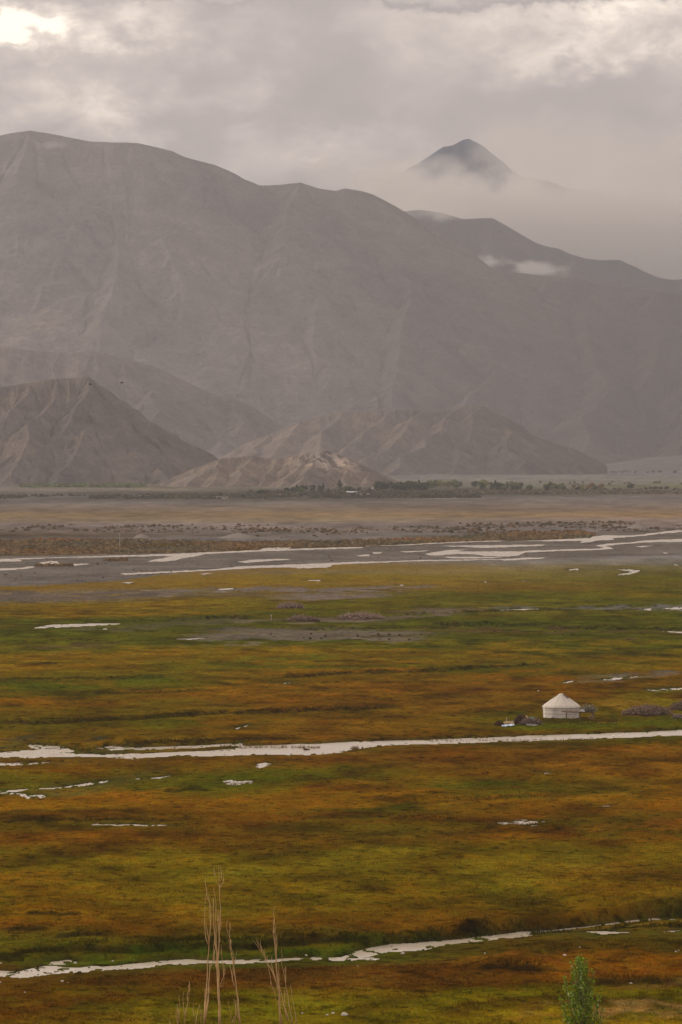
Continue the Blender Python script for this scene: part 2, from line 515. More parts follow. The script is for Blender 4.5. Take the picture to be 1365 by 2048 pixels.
# dry banks: polyline in the photograph, height (m), how much dark peat and bank shade is painted on its face, how green the grass below
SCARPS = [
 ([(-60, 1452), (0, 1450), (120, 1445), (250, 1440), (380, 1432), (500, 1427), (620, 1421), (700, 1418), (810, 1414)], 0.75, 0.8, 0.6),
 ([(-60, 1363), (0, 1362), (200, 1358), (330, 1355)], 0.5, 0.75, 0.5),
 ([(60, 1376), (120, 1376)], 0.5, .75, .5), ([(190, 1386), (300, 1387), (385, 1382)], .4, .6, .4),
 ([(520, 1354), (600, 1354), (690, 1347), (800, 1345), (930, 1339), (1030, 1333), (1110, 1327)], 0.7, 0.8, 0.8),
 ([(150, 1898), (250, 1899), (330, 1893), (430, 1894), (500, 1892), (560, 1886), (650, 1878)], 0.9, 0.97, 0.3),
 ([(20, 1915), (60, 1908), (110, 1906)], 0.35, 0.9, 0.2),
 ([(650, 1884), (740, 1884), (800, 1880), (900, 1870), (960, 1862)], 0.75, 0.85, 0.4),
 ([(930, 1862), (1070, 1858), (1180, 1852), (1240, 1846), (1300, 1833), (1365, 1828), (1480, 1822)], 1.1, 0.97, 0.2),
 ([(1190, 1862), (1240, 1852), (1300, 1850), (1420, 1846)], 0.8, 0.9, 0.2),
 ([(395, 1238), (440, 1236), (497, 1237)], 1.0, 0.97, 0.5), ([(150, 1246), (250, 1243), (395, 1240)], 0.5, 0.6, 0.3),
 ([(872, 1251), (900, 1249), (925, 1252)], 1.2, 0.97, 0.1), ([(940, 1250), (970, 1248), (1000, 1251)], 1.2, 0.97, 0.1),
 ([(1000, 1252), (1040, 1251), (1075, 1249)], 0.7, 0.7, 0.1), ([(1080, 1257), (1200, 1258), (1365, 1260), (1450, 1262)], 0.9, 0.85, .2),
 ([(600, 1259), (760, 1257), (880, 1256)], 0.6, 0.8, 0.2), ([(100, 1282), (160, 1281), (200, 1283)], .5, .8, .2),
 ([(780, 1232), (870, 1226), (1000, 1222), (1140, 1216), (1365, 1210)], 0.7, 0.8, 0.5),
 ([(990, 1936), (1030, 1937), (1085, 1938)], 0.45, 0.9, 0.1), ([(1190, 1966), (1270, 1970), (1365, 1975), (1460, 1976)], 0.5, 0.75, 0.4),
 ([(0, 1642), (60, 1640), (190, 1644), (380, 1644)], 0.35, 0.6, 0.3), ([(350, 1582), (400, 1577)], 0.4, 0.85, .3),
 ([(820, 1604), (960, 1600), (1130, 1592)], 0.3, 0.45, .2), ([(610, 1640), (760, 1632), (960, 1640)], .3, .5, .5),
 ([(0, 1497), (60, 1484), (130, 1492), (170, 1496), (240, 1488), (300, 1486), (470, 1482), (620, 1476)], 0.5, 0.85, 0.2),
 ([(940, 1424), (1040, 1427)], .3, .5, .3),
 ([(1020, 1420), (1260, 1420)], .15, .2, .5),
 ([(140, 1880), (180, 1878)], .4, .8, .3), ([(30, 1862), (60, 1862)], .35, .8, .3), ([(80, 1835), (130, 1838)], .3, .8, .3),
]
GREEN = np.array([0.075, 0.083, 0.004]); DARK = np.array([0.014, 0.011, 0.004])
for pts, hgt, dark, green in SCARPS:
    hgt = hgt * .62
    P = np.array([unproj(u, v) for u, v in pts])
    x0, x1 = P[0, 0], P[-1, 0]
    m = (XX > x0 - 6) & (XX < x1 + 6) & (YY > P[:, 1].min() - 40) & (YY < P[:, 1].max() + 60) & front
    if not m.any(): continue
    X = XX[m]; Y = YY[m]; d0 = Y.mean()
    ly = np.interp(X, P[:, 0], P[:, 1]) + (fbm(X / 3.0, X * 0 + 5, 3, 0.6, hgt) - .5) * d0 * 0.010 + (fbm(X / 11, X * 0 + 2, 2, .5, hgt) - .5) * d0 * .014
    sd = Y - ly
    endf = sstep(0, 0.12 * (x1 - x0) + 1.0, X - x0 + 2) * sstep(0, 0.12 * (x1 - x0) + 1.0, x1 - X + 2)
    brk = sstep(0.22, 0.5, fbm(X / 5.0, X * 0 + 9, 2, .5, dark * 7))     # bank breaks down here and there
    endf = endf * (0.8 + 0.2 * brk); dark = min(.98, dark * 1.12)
    wb = 0.55 + d0 * 0.0012
    back = hgt * sstep(0, wb, sd) * np.exp(-np.maximum(sd - wb, 0) / 14)
    low = -0.25 * hgt * np.exp(-np.maximum(-sd, 0) / 9) * (1 - sstep(0, wb, sd))
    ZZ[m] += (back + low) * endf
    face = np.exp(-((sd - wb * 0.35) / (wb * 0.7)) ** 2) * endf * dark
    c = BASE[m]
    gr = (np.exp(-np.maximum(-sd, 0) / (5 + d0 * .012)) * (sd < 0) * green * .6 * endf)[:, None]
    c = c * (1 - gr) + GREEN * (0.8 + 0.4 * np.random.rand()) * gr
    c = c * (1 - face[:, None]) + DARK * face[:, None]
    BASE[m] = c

# bare ground and puddle margins: (polygon, seen colour, ragged)
PATCHES = [
 ([(-60, 1186), (100, 1184), (240, 1184), (350, 1188), (330, 1193), (180, 1198), (60, 1201), (-60, 1202)], (98, 84, 70)),
 ([(330, 1180), (600, 1176), (850, 1174), (860, 1178), (700, 1183), (470, 1184), (330, 1187)], (112, 98, 86)),
 ([(610, 1188), (770, 1187), (770, 1194), (640, 1198), (560, 1196)], (112, 96, 82)),
 ([(370, 1272), (430, 1262), (600, 1258), (720, 1262), (860, 1266), (850, 1276), (700, 1278), (560, 1284), (400, 1284)], (102, 89, 72)),
 ([(140, 1245), (300, 1242), (450, 1240), (560, 1238), (560, 1244), (400, 1252), (240, 1256), (150, 1254)], (86, 78, 50)),
 ([(450, 1244), (560, 1236), (640, 1237), (820, 1226), (960, 1222), (960, 1226), (800, 1236), (700, 1246), (560, 1240)], (104, 86, 70)),
 ([(1000, 1218), (1200, 1214), (1365, 1210), (1460, 1206), (1460, 1218), (1365, 1220), (1200, 1218), (1000, 1222)], (104, 96, 84)),
 ([(870, 1254), (960, 1254), (1080, 1258), (1250, 1262), (1365, 1260), (1365, 1268), (1250, 1268), (1060, 1266), (900, 1262)], (84, 66, 42)),
 ([(50, 1290), (130, 1284), (230, 1286), (160, 1293), (60, 1296)], (84, 68, 44)),
 ([(1180, 1358), (1290, 1350), (1365, 1346), (1365, 1350), (1290, 1358), (1200, 1360)], (104, 92, 74)),
 ([(0, 1470), (60, 1492), (120, 1488), (240, 1490), (240, 1502), (120, 1502), (0, 1502)], (70, 62, 44)),
 ([(80, 1566), (160, 1570), (260, 1552), (300, 1548), (240, 1568), (140, 1582), (90, 1584)], (84, 74, 32)),
 ([(1200, 2030), (1380, 2022), (1380, 2040), (1200, 2044)], (140, 104, 52)), ([(1080, 2030), (1135, 2030), (1135, 2038), (1080, 2036)], (130, 94, 40)),
 ([(1280, 1970), (1400, 1968), (1400, 1976), (1290, 1978)], (104, 74, 30)),
 ([(-60, 1986), (160, 1984), (280, 1996), (-60, 2006)], (92, 58, 4)),
 ([(1140, 1412), (1250, 1418), (1300, 1408), (1340, 1404), (1250, 1406), (1180, 1412)], (130, 98, 34)),
 ([(980, 1930), (1200, 1915), (1400, 1912), (1400, 1930), (1200, 1932)], (114, 72, 6)),
 ([(1082, 1438), (1120, 1440), (1200, 1440), (1225, 1444), (1180, 1447), (1090, 1443)], (74, 54, 22)),
 ([(0, 1600), (500, 1592), (900, 1588), (900, 1600), (400, 1606), (0, 1612)], (124, 84, 10)),
]
GRASSY = [  # bright green tongues
 ([(130, 1912), (300, 1905), (420, 1906), (560, 1906), (700, 1888), (860, 1876), (860, 1886), (700, 1902), (640, 1916), (480, 1916), (330, 1914), (130, 1922)], (60, 78, 6)),
 ([(880, 1570), (980, 1566), (1060, 1574), (1080, 1582), (980, 1586), (860, 1578)], (66, 72, 6)),
 ([(620, 1628), (760, 1624), (860, 1640), (720, 1652)], (62, 66, 6)),
 ([(1150, 1640), (1365, 1646), (1365, 1660), (1150, 1656)], (70, 64, 4)),
 ([(400, 1985), (700, 1982), (740, 1994), (560, 2014), (420, 2006)], (104, 92, 6)),
 ([(830, 1998), (1130, 1978), (1400, 1990), (1400, 2004), (1100, 2012), (850, 2020)], (112, 100, 8)),
 ([(540, 1542), (700, 1534), (690, 1556), (560, 1566), (400, 1580), (380, 1564)], (74, 78, 8)),
 ([(990, 1436), (1080, 1444), (1230, 1446), (1380, 1452), (1380, 1466), (1000, 1462)], (72, 78, 8)),
 ([(1250, 1390), (1400, 1380), (1400, 1392), (1280, 1402)], (98, 92, 6)),
 ([(260, 1452), (340, 1448), (420, 1452), (330, 1458)], (82, 84, 6)),
 ([(0, 1404 - 40), (120, 1366), (330, 1362), (330, 1372), (120, 1376), (0, 1376)], (76, 82, 6)),
]


def paint(poly, seen, soft, amt):
    P = np.array([unproj(u, v) for u, v in poly]); d0 = P[:, 1].mean()
    mg = d0 * 0.02 + 4
    m = (XX > P[:, 0].min() - mg) & (XX < P[:, 0].max() + mg) & (YY > P[:, 1].min() - mg * 4) & (YY < P[:, 1].max() + mg * 4) & front
    if not m.any(): return
    X = XX[m] + n_b[m] * d0 * 0.02; Y = YY[m] + n_a[m] * d0 * 0.08 + n_b[m] * d0 * .06
    d, ins, _ = seg_dist(X, Y, P)
    sd = np.where(ins, d, -d)
    k = (sstep(-soft * d0, soft * d0, sd) * amt * np.clip(1.1 + 1.2 * n_h[m], 0.2, 1))[:, None]
    BASE[m] = BASE[m] * (1 - k) + to_base(np.array(seen, float) * (1 + 0.25 * n_b[m][:, None]), DD[m]) * k


for p_, c_ in PATCHES: paint(p_, c_, 0.006, 0.9)
for p_, c_ in GRASSY: paint(p_, c_, 0.012, 0.72)

# ------------------------------------------------------------------ water cut into the ground
STREAMS = {
 'main': (-0.38, 0.16, [
   [(-90, 1507), (0, 1505), (50, 1501), (100, 1498), (130, 1498), (150, 1502), (140, 1507), (200, 1508), (300, 1507), (400, 1503), (465, 1499), (482, 1492), (560, 1490), (600, 1488), (640, 1487), (700, 1484), (850, 1480),
    (960, 1475), (1060, 1471), (1160, 1468), (1290, 1464), (1365, 1460), (1480, 1456), (1480, 1462), (1365, 1470), (1280, 1474), (1200, 1477), (1080, 1481), (960, 1485), (860, 1488),
    (760, 1492), (700, 1500), (680, 1505), (620, 1509), (480, 1510), (300, 1514), (270, 1517), (200, 1513), (130, 1513), (0, 1516), (-90, 1518)],
   [(-90, 1528), (0, 1526), (50, 1526), (105, 1524), (60, 1529), (0, 1533), (-90, 1535)],
   [(205, 1497), (300, 1494), (400, 1491), (480, 1487), (490, 1492), (470, 1492), (380, 1496), (300, 1499), (225, 1500)],
   [(185, 1497), (225, 1491), (250, 1494), (220, 1499)],
   [(60, 1488), (90, 1490), (130, 1494), (110, 1500), (60, 1496)]]),
 'upper pools': (-0.12, 0.17, [
   [(-60, 1579), (0, 1580), (30, 1580), (60, 1578), (28, 1584), (50, 1588), (85, 1591), (90, 1595), (60, 1597), (40, 1591), (0, 1585), (-60, 1584)],
   [(75, 1577), (130, 1574), (180, 1566), (210, 1563), (240, 1560), (205, 1566), (150, 1574), (100, 1578)],
   [(260, 1558), (320, 1555), (345, 1551), (320, 1557), (280, 1560)],
   [(448, 1560), (465, 1559), (475, 1563), (505, 1564), (490, 1568), (460, 1569)],
   [(508, 1530), (530, 1526), (545, 1528), (520, 1535)],
   [(185, 1647), (260, 1648), (350, 1650), (300, 1651), (190, 1649)],
   [(995, 1645), (1040, 1643), (1100, 1644), (1060, 1648), (1010, 1648)],
   [(1205, 1611), (1225, 1611), (1215, 1613)], [(1080, 1544), (1105, 1545), (1090, 1547)],
   [(470, 1456), (495, 1450), (503, 1447), (490, 1453), (475, 1459)],
   [(560, 1366), (582, 1365), (572, 1368)], [(1123, 1365), (1150, 1361), (1140, 1366)], [(1200, 1358), (1260, 1353), (1290, 1350), (1255, 1357), (1215, 1360)],
   [(1290, 1379), (1365, 1375), (1420, 1372), (1365, 1379), (1300, 1382)]]),
 'near': (-0.45, 0.17, [
   [(-90, 1944), (0, 1943), (40, 1944), (70, 1936), (90, 1932), (130, 1936), (160, 1935), (190, 1930), (230, 1932), (290, 1927), (330, 1922), (380, 1920), (430, 1921), (480, 1920), (540, 1920),
    (600, 1917), (680, 1914), (700, 1906), (740, 1896), (790, 1888), (850, 1883), (920, 1878), (1000, 1868), (1040, 1862), (1100, 1859), (1170, 1853), (1225, 1845), (1300, 1838), (1420, 1832), (1420, 1835),
    (1300, 1841), (1220, 1848), (1140, 1858), (1080, 1864), (1060, 1871), (1000, 1877), (940, 1884), (880, 1891), (850, 1900), (780, 1903), (740, 1912), (700, 1921), (640, 1920),
    (560, 1924), (500, 1926), (430, 1926), (330, 1930), (300, 1936), (230, 1938), (160, 1944), (100, 1948), (60, 1954), (0, 1956), (-90, 1958)],
   [(100, 1924), (140, 1919), (155, 1922), (140, 1928), (110, 1928)],
   [(710, 1918), (740, 1914), (765, 1916), (750, 1920)],
   [(1172, 1862), (1210, 1862), (1260, 1865), (1200, 1868)],
   [(1320, 1863), (1365, 1860), (1420, 1858), (1420, 1863), (1365, 1866)]]),
 'far pools': (-0.15, 0.06, [
   [(68, 1256), (100, 1250), (200, 1247), (260, 1247), (215, 1250), (130, 1254), (90, 1256)],
   [(200, 1257), (222, 1257), (212, 1259)],
   [(435, 1178), (465, 1176), (468, 1178), (445, 1180)], [(612, 1160), (642, 1160), (640, 1162), (618, 1161)],
   [(793, 1170), (808, 1169), (806, 1171)], [(1135, 1138), (1158, 1137), (1156, 1140), (1138, 1140)],
   [(1232, 1138), (1262, 1139), (1282, 1141), (1276, 1144), (1262, 1148), (1235, 1150), (1240, 1148), (1266, 1144), (1250, 1141)],
   [(1345, 1129), (1360, 1129), (1356, 1131)], [(1285, 1218), (1302, 1216), (1302, 1220), (1290, 1220)], [(1320, 1217), (1350, 1215), (1400, 1214), (1345, 1219)],
   [(1318, 1262), (1365, 1263), (1420, 1266), (1365, 1266)], [(965, 1163), (980, 1163), (972, 1165)], [(1040, 1160), (1055, 1160), (1048, 1162)],
   [(340, 1278), (430, 1275), (380, 1279)], [(1000, 1219), (1100, 1216), (1050, 1220)]]),
}
water_sheets = []
for nm, (zw, rag, polys) in STREAMS.items():
    for poly in polys:
        P = np.array([unproj(u, v, zw) for u, v in poly]); d0 = P[:, 1].mean()
        wn = min(16.0, abs(zw) / (0.30 * CAMH / d0))
        mg = wn + 4
        m = (XX > P[:, 0].min() - mg) & (XX < P[:, 0].max() + mg) & (YY > P[:, 1].min() - mg * 1.5) & (YY < P[:, 1].max() + mg * 1.5)
        X = XX[m]; Y = YY[m]
        n1 = fbm(X / 1.7, Y / 2.4, 4, 0.6, 21) - .5; n2 = fbm(X / 6, Y / 9, 3, 0.5, 22) - .5
        X2 = X + n1 * rag * 6; Y2 = Y + n1 * rag * 10 + n2 * rag * 14 * (d0 / 500)
        d, ins, ny = seg_dist(X2, Y2, P)
        far = Y2 > ny
        old = ZZ[m]
        fw = 0.7 + 0.0012 * d0
        rise_f = sstep(0, 1, (d - 0.0) / fw); rise_n = sstep(0, 1, d / wn)
        k = np.where(far, rise_f, rise_n)
        out = zw + 0.02 + (np.maximum(old, 0.02) - zw) * k
        z = np.where(ins, zw - 0.05 - 0.25 * np.clip(d / 0.8, 0, 1), np.where(k >= 1, old, out))
        tuft = ins & (d < .9 + .001 * d0) & (fbm(X / .9, Y / 1.6, 3, .6, 27) > (.53 if nm == 'upper pools' else .64))
        z = np.where(tuft, zw + .05, z)
        ZZ[m] = np.where(ins | (k < 1), np.minimum(z, old), old)
        c = BASE[m]; c_old = c.copy()
        # wet margin with bank shade painted in on the far bank, wet grass on the near one
        w1 = (np.exp(-(d / (0.5 * fw)) ** 2) * far * ~ins * 0.75)[:, None]
        w2 = (np.exp(-(d / (0.5 * wn)) ** 2) * ~far * ~ins * 0.35)[:, None]
        c = c * (1 - w1) + np.array([0.03, 0.03, 0.008]) * w1
        c = c * (1 - w2) + np.array([0.06, 0.06, 0.01]) * w2
        c = np.where(ins[:, None], np.array([0.05, 0.04, 0.025]), c); c = np.where(tuft[:, None], np.array([.05, .055, .008]), c)
        c = np.where((old < zw)[:, None], c_old, c)
        BASE[m] = c
        # a strip of water a little wider than the cut
        xs = np.linspace(P[:, 0].min(), P[:, 0].max(), 60); lo = []; hi = []
        for x in xs:
            yy = []
            for i in range(len(P)):
                (xa, ya), (xb, yb) = P[i], P[(i + 1) % len(P)]
                if min(xa, xb) - 1e-6 <= x <= max(xa, xb) + 1e-6:
                    t = 0.5 if abs(xb - xa) < 1e-9 else (x - xa) / (xb - xa); yy.append(ya + t * (yb - ya))
            lo.append(min(yy) if yy else P[:, 1].mean()); hi.append(max(yy) if yy else P[:, 1].mean())
        ext = 0.8 + rag * 10 * (d0 / 500)
        water_sheets.append((nm, zw, xs, np.array(lo) - ext, np.array(hi) + ext))

# the slope the photograph is taken from
hill = 38.3 * (1 - sstep(5, 125, YY)) * np.exp(-(XX / 260.0) ** 2)
ZZ = ZZ + np.where(YY < 130, hill, 0)
# fans rising to the mountains
ZZ = ZZ + np.clip((YY - 8600) / 4000, 0, 1) * 20

BASE = np.clip(BASE, 0.003, 0.8)
ground_me = np_mesh('ground', np.stack([XX, YY, ZZ], -1).reshape(-1, 3), grid_faces(R_, C_), True, BASE.reshape(-1, 3))


def ground_material():
    m = bpy.data.materials.new('meadow_and_gravel'); m.use_nodes = True
    t = NT(m.node_tree); t.n.clear()
    out = t.new('ShaderNodeOutputMaterial')
    b = t.new('ShaderNodeBsdfPrincipled', ins={'Roughness': 1.0, 'Specular IOR Level': 0.0})
    tc = t.new('ShaderNodeTexCoord').outputs['Object']
    base = t.new('ShaderNodeAttribute', attribute_name='col').outputs['Color']
    n1 = t.noise(tc, 0.9, 6, 0.65); n2 = t.noise(t.mapping(tc, (1, 0.35, 1)), 5.0, 4, 0.6); n3 = t.noise(tc, 0.12, 5, 0.6)
    k = t.math('MULTIPLY', t.rng(n1, 0.28, 0.72, 0.66, 1.36, False), t.rng(n2, 0.25, 0.75, 0.74, 1.28, False))
    k = t.math('MULTIPLY', k, t.rng(n3, 0.3, 0.7, 0.85, 1.16, False))
    gap = t.noise(t.mapping(tc, (1, .8, 1), (5, 3, 1)), 0.8, 4, 0.6)
    k = t.math('MULTIPLY', k, t.rng(gap, 0.52, 0.66, 1.08, 0.42))  # dark gaps: shading between hummocks put into the colour
    kk = t.new('ShaderNodeCombineXYZ', ins={0: k, 1: k, 2: k}).outputs[0]
    c = t.mix(1.0, base, kk, 'MULTIPLY')
    h = t.noise(t.mapping(tc, (1, 0.6, 1)), 0.55, 5, 0.65)
    c2 = t.mix(1.0, c, (1.06, 0.94, 0.8), 'MULTIPLY'); c3 = t.mix(1.0, c, (0.90, 1.05, 1.0), 'MULTIPLY')
    c = t.mix(t.rng(h, 0.35, 0.65), c2, c3)
    t.l.new(c, b.inputs['Base Color'])
    bp = t.new('ShaderNodeBump', ins={'Strength': 0.8, 'Distance': 0.12, 'Height': n2})
    t.l.new(bp.outputs[0], b.inputs['Normal'])
    t.l.new(b.outputs[0], out.inputs[0])
    return m


M_ground = ground_material()
ground = tag(link('ground', ground_me, M_ground), kind='structure')


def ground_at(x, y):
    """height and base colour of the ground under x, y (arrays)"""
    x = np.asarray(x, float); y = np.asarray(y, float)
    r = np.clip(np.interp(y, ys, np.arange(len(ys))), 0, R_ - 1.001)
    a = x / np.sqrt(y * y + 150.0 ** 2)
    c = np.clip(np.interp(a, aa, np.arange(len(aa))), 0, C_ - 1.001)
    r0 = r.astype(int); c0 = c.astype(int); fr = r - r0; fc = c - c0
    z = (ZZ[r0, c0] * (1 - fc) + ZZ[r0, c0 + 1] * fc) * (1 - fr) + (ZZ[r0 + 1, c0] * (1 - fc) + ZZ[r0 + 1, c0 + 1] * fc) * fr
    return z, BASE[r0, c0]


def gz(x, y): return float(ground_at([x], [y])[0][0])


# ------------------------------------------------------------------ water
def water_material():
    m = bpy.data.materials.new('river_water'); m.use_nodes = True
    t = NT(m.node_tree); t.n.clear()
    out = t.new('ShaderNodeOutputMaterial')
    b = t.new('ShaderNodeBsdfPrincipled', ins={'Base Color': (0.50, 0.44, 0.33, 1), 'Roughness': 0.2, 'IOR': 1.33, 'Specular IOR Level': 0.9})
    tc = t.new('ShaderNodeTexCoord').outputs['Object']
    n = t.noise(t.mapping(tc, (1, 0.5, 1)), 1.6, 4, 0.6)
    sh = t.noise(t.mapping(tc, (0.22, 0.10, 1)), 1.0, 5, 0.65)
    t.l.new(t.ramp(sh, [(0.44, (0.58, 0.51, 0.40)), (0.58, (0.46, 0.39, 0.29)), (0.72, (0.26, 0.21, 0.14))]), b.inputs['Base Color'])  # pale tones carry the sky's reflection in the colour, brown is shallow mud
    t.l.new(t.rng(sh, 0.45, 0.7, 0.16, 0.38), b.inputs['Roughness'])
    bp = t.new('ShaderNodeBump', ins={'Strength': 0.6, 'Distance': 0.07, 'Height': n})
    t.l.new(bp.outputs[0], b.inputs['Normal'])
    t.l.new(b.outputs[0], out.inputs[0])
    return m


M_water = water_material()
by = {}
for nm, zw, xs, lo, hi in water_sheets: by.setdefault(nm, []).append((zw, xs, lo, hi))
for nm, L in by.items():
    vs = []; fs = []
    for j, (zw, xs, lo, hi) in enumerate(L):
        b = len(vs); zz = zw - 0.004 * j
        for x, a_, b_ in zip(xs, lo, hi):
            vs += [(x, a_, zz), (x, b_, zz)]
        for i in range(len(xs) - 1): fs.append((b + 2 * i, b + 2 * i + 2, b + 2 * i + 3, b + 2 * i + 1))
    me = np_mesh('water', np.array(vs), np.array(fs), False)
    tag(link({'main': 'stream', 'near': 'stream', 'upper pools': 'pool_water', 'far pools': 'pool_water'}[nm], me, M_water), kind='structure')

# braided river far out on the gravel: thin sheets on a flat bed
RIVER = [
 [(-90, 1119), (0, 1118), (60, 1116), (130, 1114), (230, 1111), (330, 1108), (410, 1105), (520, 1100), (525, 1097), (560, 1094), (590, 1095), (575, 1098), (640, 1096), (700, 1094), (725, 1094), (728, 1096), (640, 1099), (520, 1103),
  (410, 1108), (395, 1112), (370, 1116), (352, 1121), (330, 1123), (295, 1123), (310, 1119), (345, 1113), (320, 1112), (230, 1114), (120, 1116), (40, 1119), (45, 1122), (0, 1124), (-90, 1125)],
 [(-90, 1136), (0, 1137), (30, 1136), (70, 1133), (68, 1135), (30, 1140), (0, 1141), (-90, 1141)], [(40, 1134), (68, 1133), (66, 1135)],
 [(78, 1126), (100, 1122), (115, 1123), (120, 1128), (90, 1129)], [(135, 1128), (170, 1127), (182, 1128), (150, 1132), (140, 1131)],
 [(240, 1147), (330, 1143), (420, 1139), (480, 1133), (560, 1130), (640, 1127), (700, 1124), (760, 1123), (850, 1120), (940, 1119), (1010, 1118), (1060, 1115), (1100, 1115), (1080, 1118), (1010, 1121.5), (1000, 1119.5), (940, 1121),
  (820, 1123), (700, 1128), (665, 1130), (660, 1135), (600, 1137), (570, 1135), (520, 1136), (450, 1140), (330, 1146), (250, 1150)],
 [(850, 1108), (870, 1104), (900, 1100), (935, 1099), (915, 1103), (1000, 1103), (1042, 1103), (1060, 1101), (1200, 1097), (1208, 1095), (1192, 1091), (1215, 1087), (1260, 1085), (1290, 1081), (1365, 1078), (1460, 1074), (1460, 1079), (1365, 1084), (1290, 1085),
  (1240, 1089), (1212, 1092), (1222, 1095), (1228, 1098), (1190, 1100), (1100, 1103), (1052, 1105), (1040, 1110), (1018, 1113.5), (970, 1112.5), (950, 1109), (915, 1108), (880, 1111), (860, 1111)],
 [(885, 1114), (950, 1113.5), (1010, 1115), (985, 1117), (910, 1117)],
 [(474, 1124), (500, 1120), (560, 1118), (590, 1119), (530, 1123), (490, 1126)], [(712, 1111), (738, 1109), (740, 1112), (720, 1113)], [(745, 1105), (765, 1104), (762, 1107), (748, 1108)],
 [(728, 1092), (800, 1089), (860, 1086), (940, 1082), (1015, 1081), (1000, 1083), (900, 1086), (830, 1090), (735, 1093)],
 [(800, 1103), (860, 1101), (850, 1103), (810, 1105)], [(1050, 1082), (1140, 1078), (1190, 1073), (1205, 1071), (1260, 1071), (1290, 1069), (1298, 1067), (1294, 1072), (1260, 1074), (1225, 1077), (1230, 1080), (1200, 1081), (1185, 1084), (1160, 1086), (1165, 1082), (1120, 1083)],
 [(1290, 1068), (1330, 1063), (1365, 1060), (1460, 1056), (1460, 1062), (1365, 1064), (1320, 1068), (1296, 1071)], [(1270, 1093), (1310, 1091), (1285, 1095)],
 [(880, 1092), (960, 1091), (1050, 1090), (1092, 1089), (1085, 1092), (980, 1096), (960, 1096)], [(1310, 1083), (1365, 1080), (1420, 1079), (1365, 1084)],
 [(1325, 1105), (1338, 1106), (1330, 1108)], [(400, 1148), (430, 1146), (410, 1150)], [(240, 1166), (270, 1164), (258, 1168)],
]
def jag(poly, k=5, amp=0.5):
    out = []
    n = len(poly)
    for i in range(n):
        (x1, y1), (x2, y2) = poly[i], poly[(i + 1) % n]
        L = abs(x2 - x1); s = max(1, int(L / 7))
        for j in range(s):
            t = j / s
            out.append((x1 + (x2 - x1) * t + (random.uniform(-3, 3) if j else 0), y1 + (y2 - y1) * t + (random.uniform(-amp, amp) if j else 0)))
    return out
import bmesh
bm = bmesh.new()
for k_, poly in enumerate(RIVER):
    pp = jag(poly)
    vs = [bm.verts.new((*unproj(u, v, 0.06), 0.06 + 0.004 * k_)) for u, v in pp]
    bm.faces.new(vs)
bmesh.ops.triangulate(bm, faces=bm.faces[:])
me = bpy.data.meshes.new('river'); bm.to_mesh(me); bm.free()
tag(link('river', me, M_water), kind='structure')


# ------------------------------------------------------------------ mountains and hills
def rock_material(name, scale=0.02, tint=(0.3, 0.24, 0.2), bump=1.0, dist=6.0):
    m = bpy.data.materials.new(name); m.use_nodes = True
    t = NT(m.node_tree); t.n.clear()
    out = t.new('ShaderNodeOutputMaterial')
    b = t.new('ShaderNodeBsdfPrincipled', ins={'Roughness': 0.95, 'Specular IOR Level': 0.05})
    tc = t.new('ShaderNodeTexCoord').outputs['Object']
    base = t.new('ShaderNodeAttribute', attribute_name='col').outputs['Color']
    n1 = t.noise(t.mapping(tc, (1, 1, 0.5)), scale, 8, 0.65); n2 = t.noise(tc, scale * 6, 5, 0.6)
    k = t.math('MULTIPLY', t.rng(n1, 0.3, 0.7, 0.74, 1.26, False), t.rng(n2, 0.3, 0.7, 0.8, 1.2, False))
    kk = t.new('ShaderNodeCombineXYZ', ins={0: k, 1: k, 2: k}).outputs[0]
    c = t.mix(1.0, base, kk, 'MULTIPLY')
    t.l.new(c, b.inputs['Base Color'])
    hh = t.math('ADD', n1, t.math('MULTIPLY', n2, 0.35))
    bp = t.new('ShaderNodeBump', ins={'Strength': bump, 'Distance': dist * 1.5, 'Height': hh})
    t.l.new(bp.outputs[0], b.inputs['Normal'])
    t.l.new(b.outputs[0], out.inputs[0])
    return m


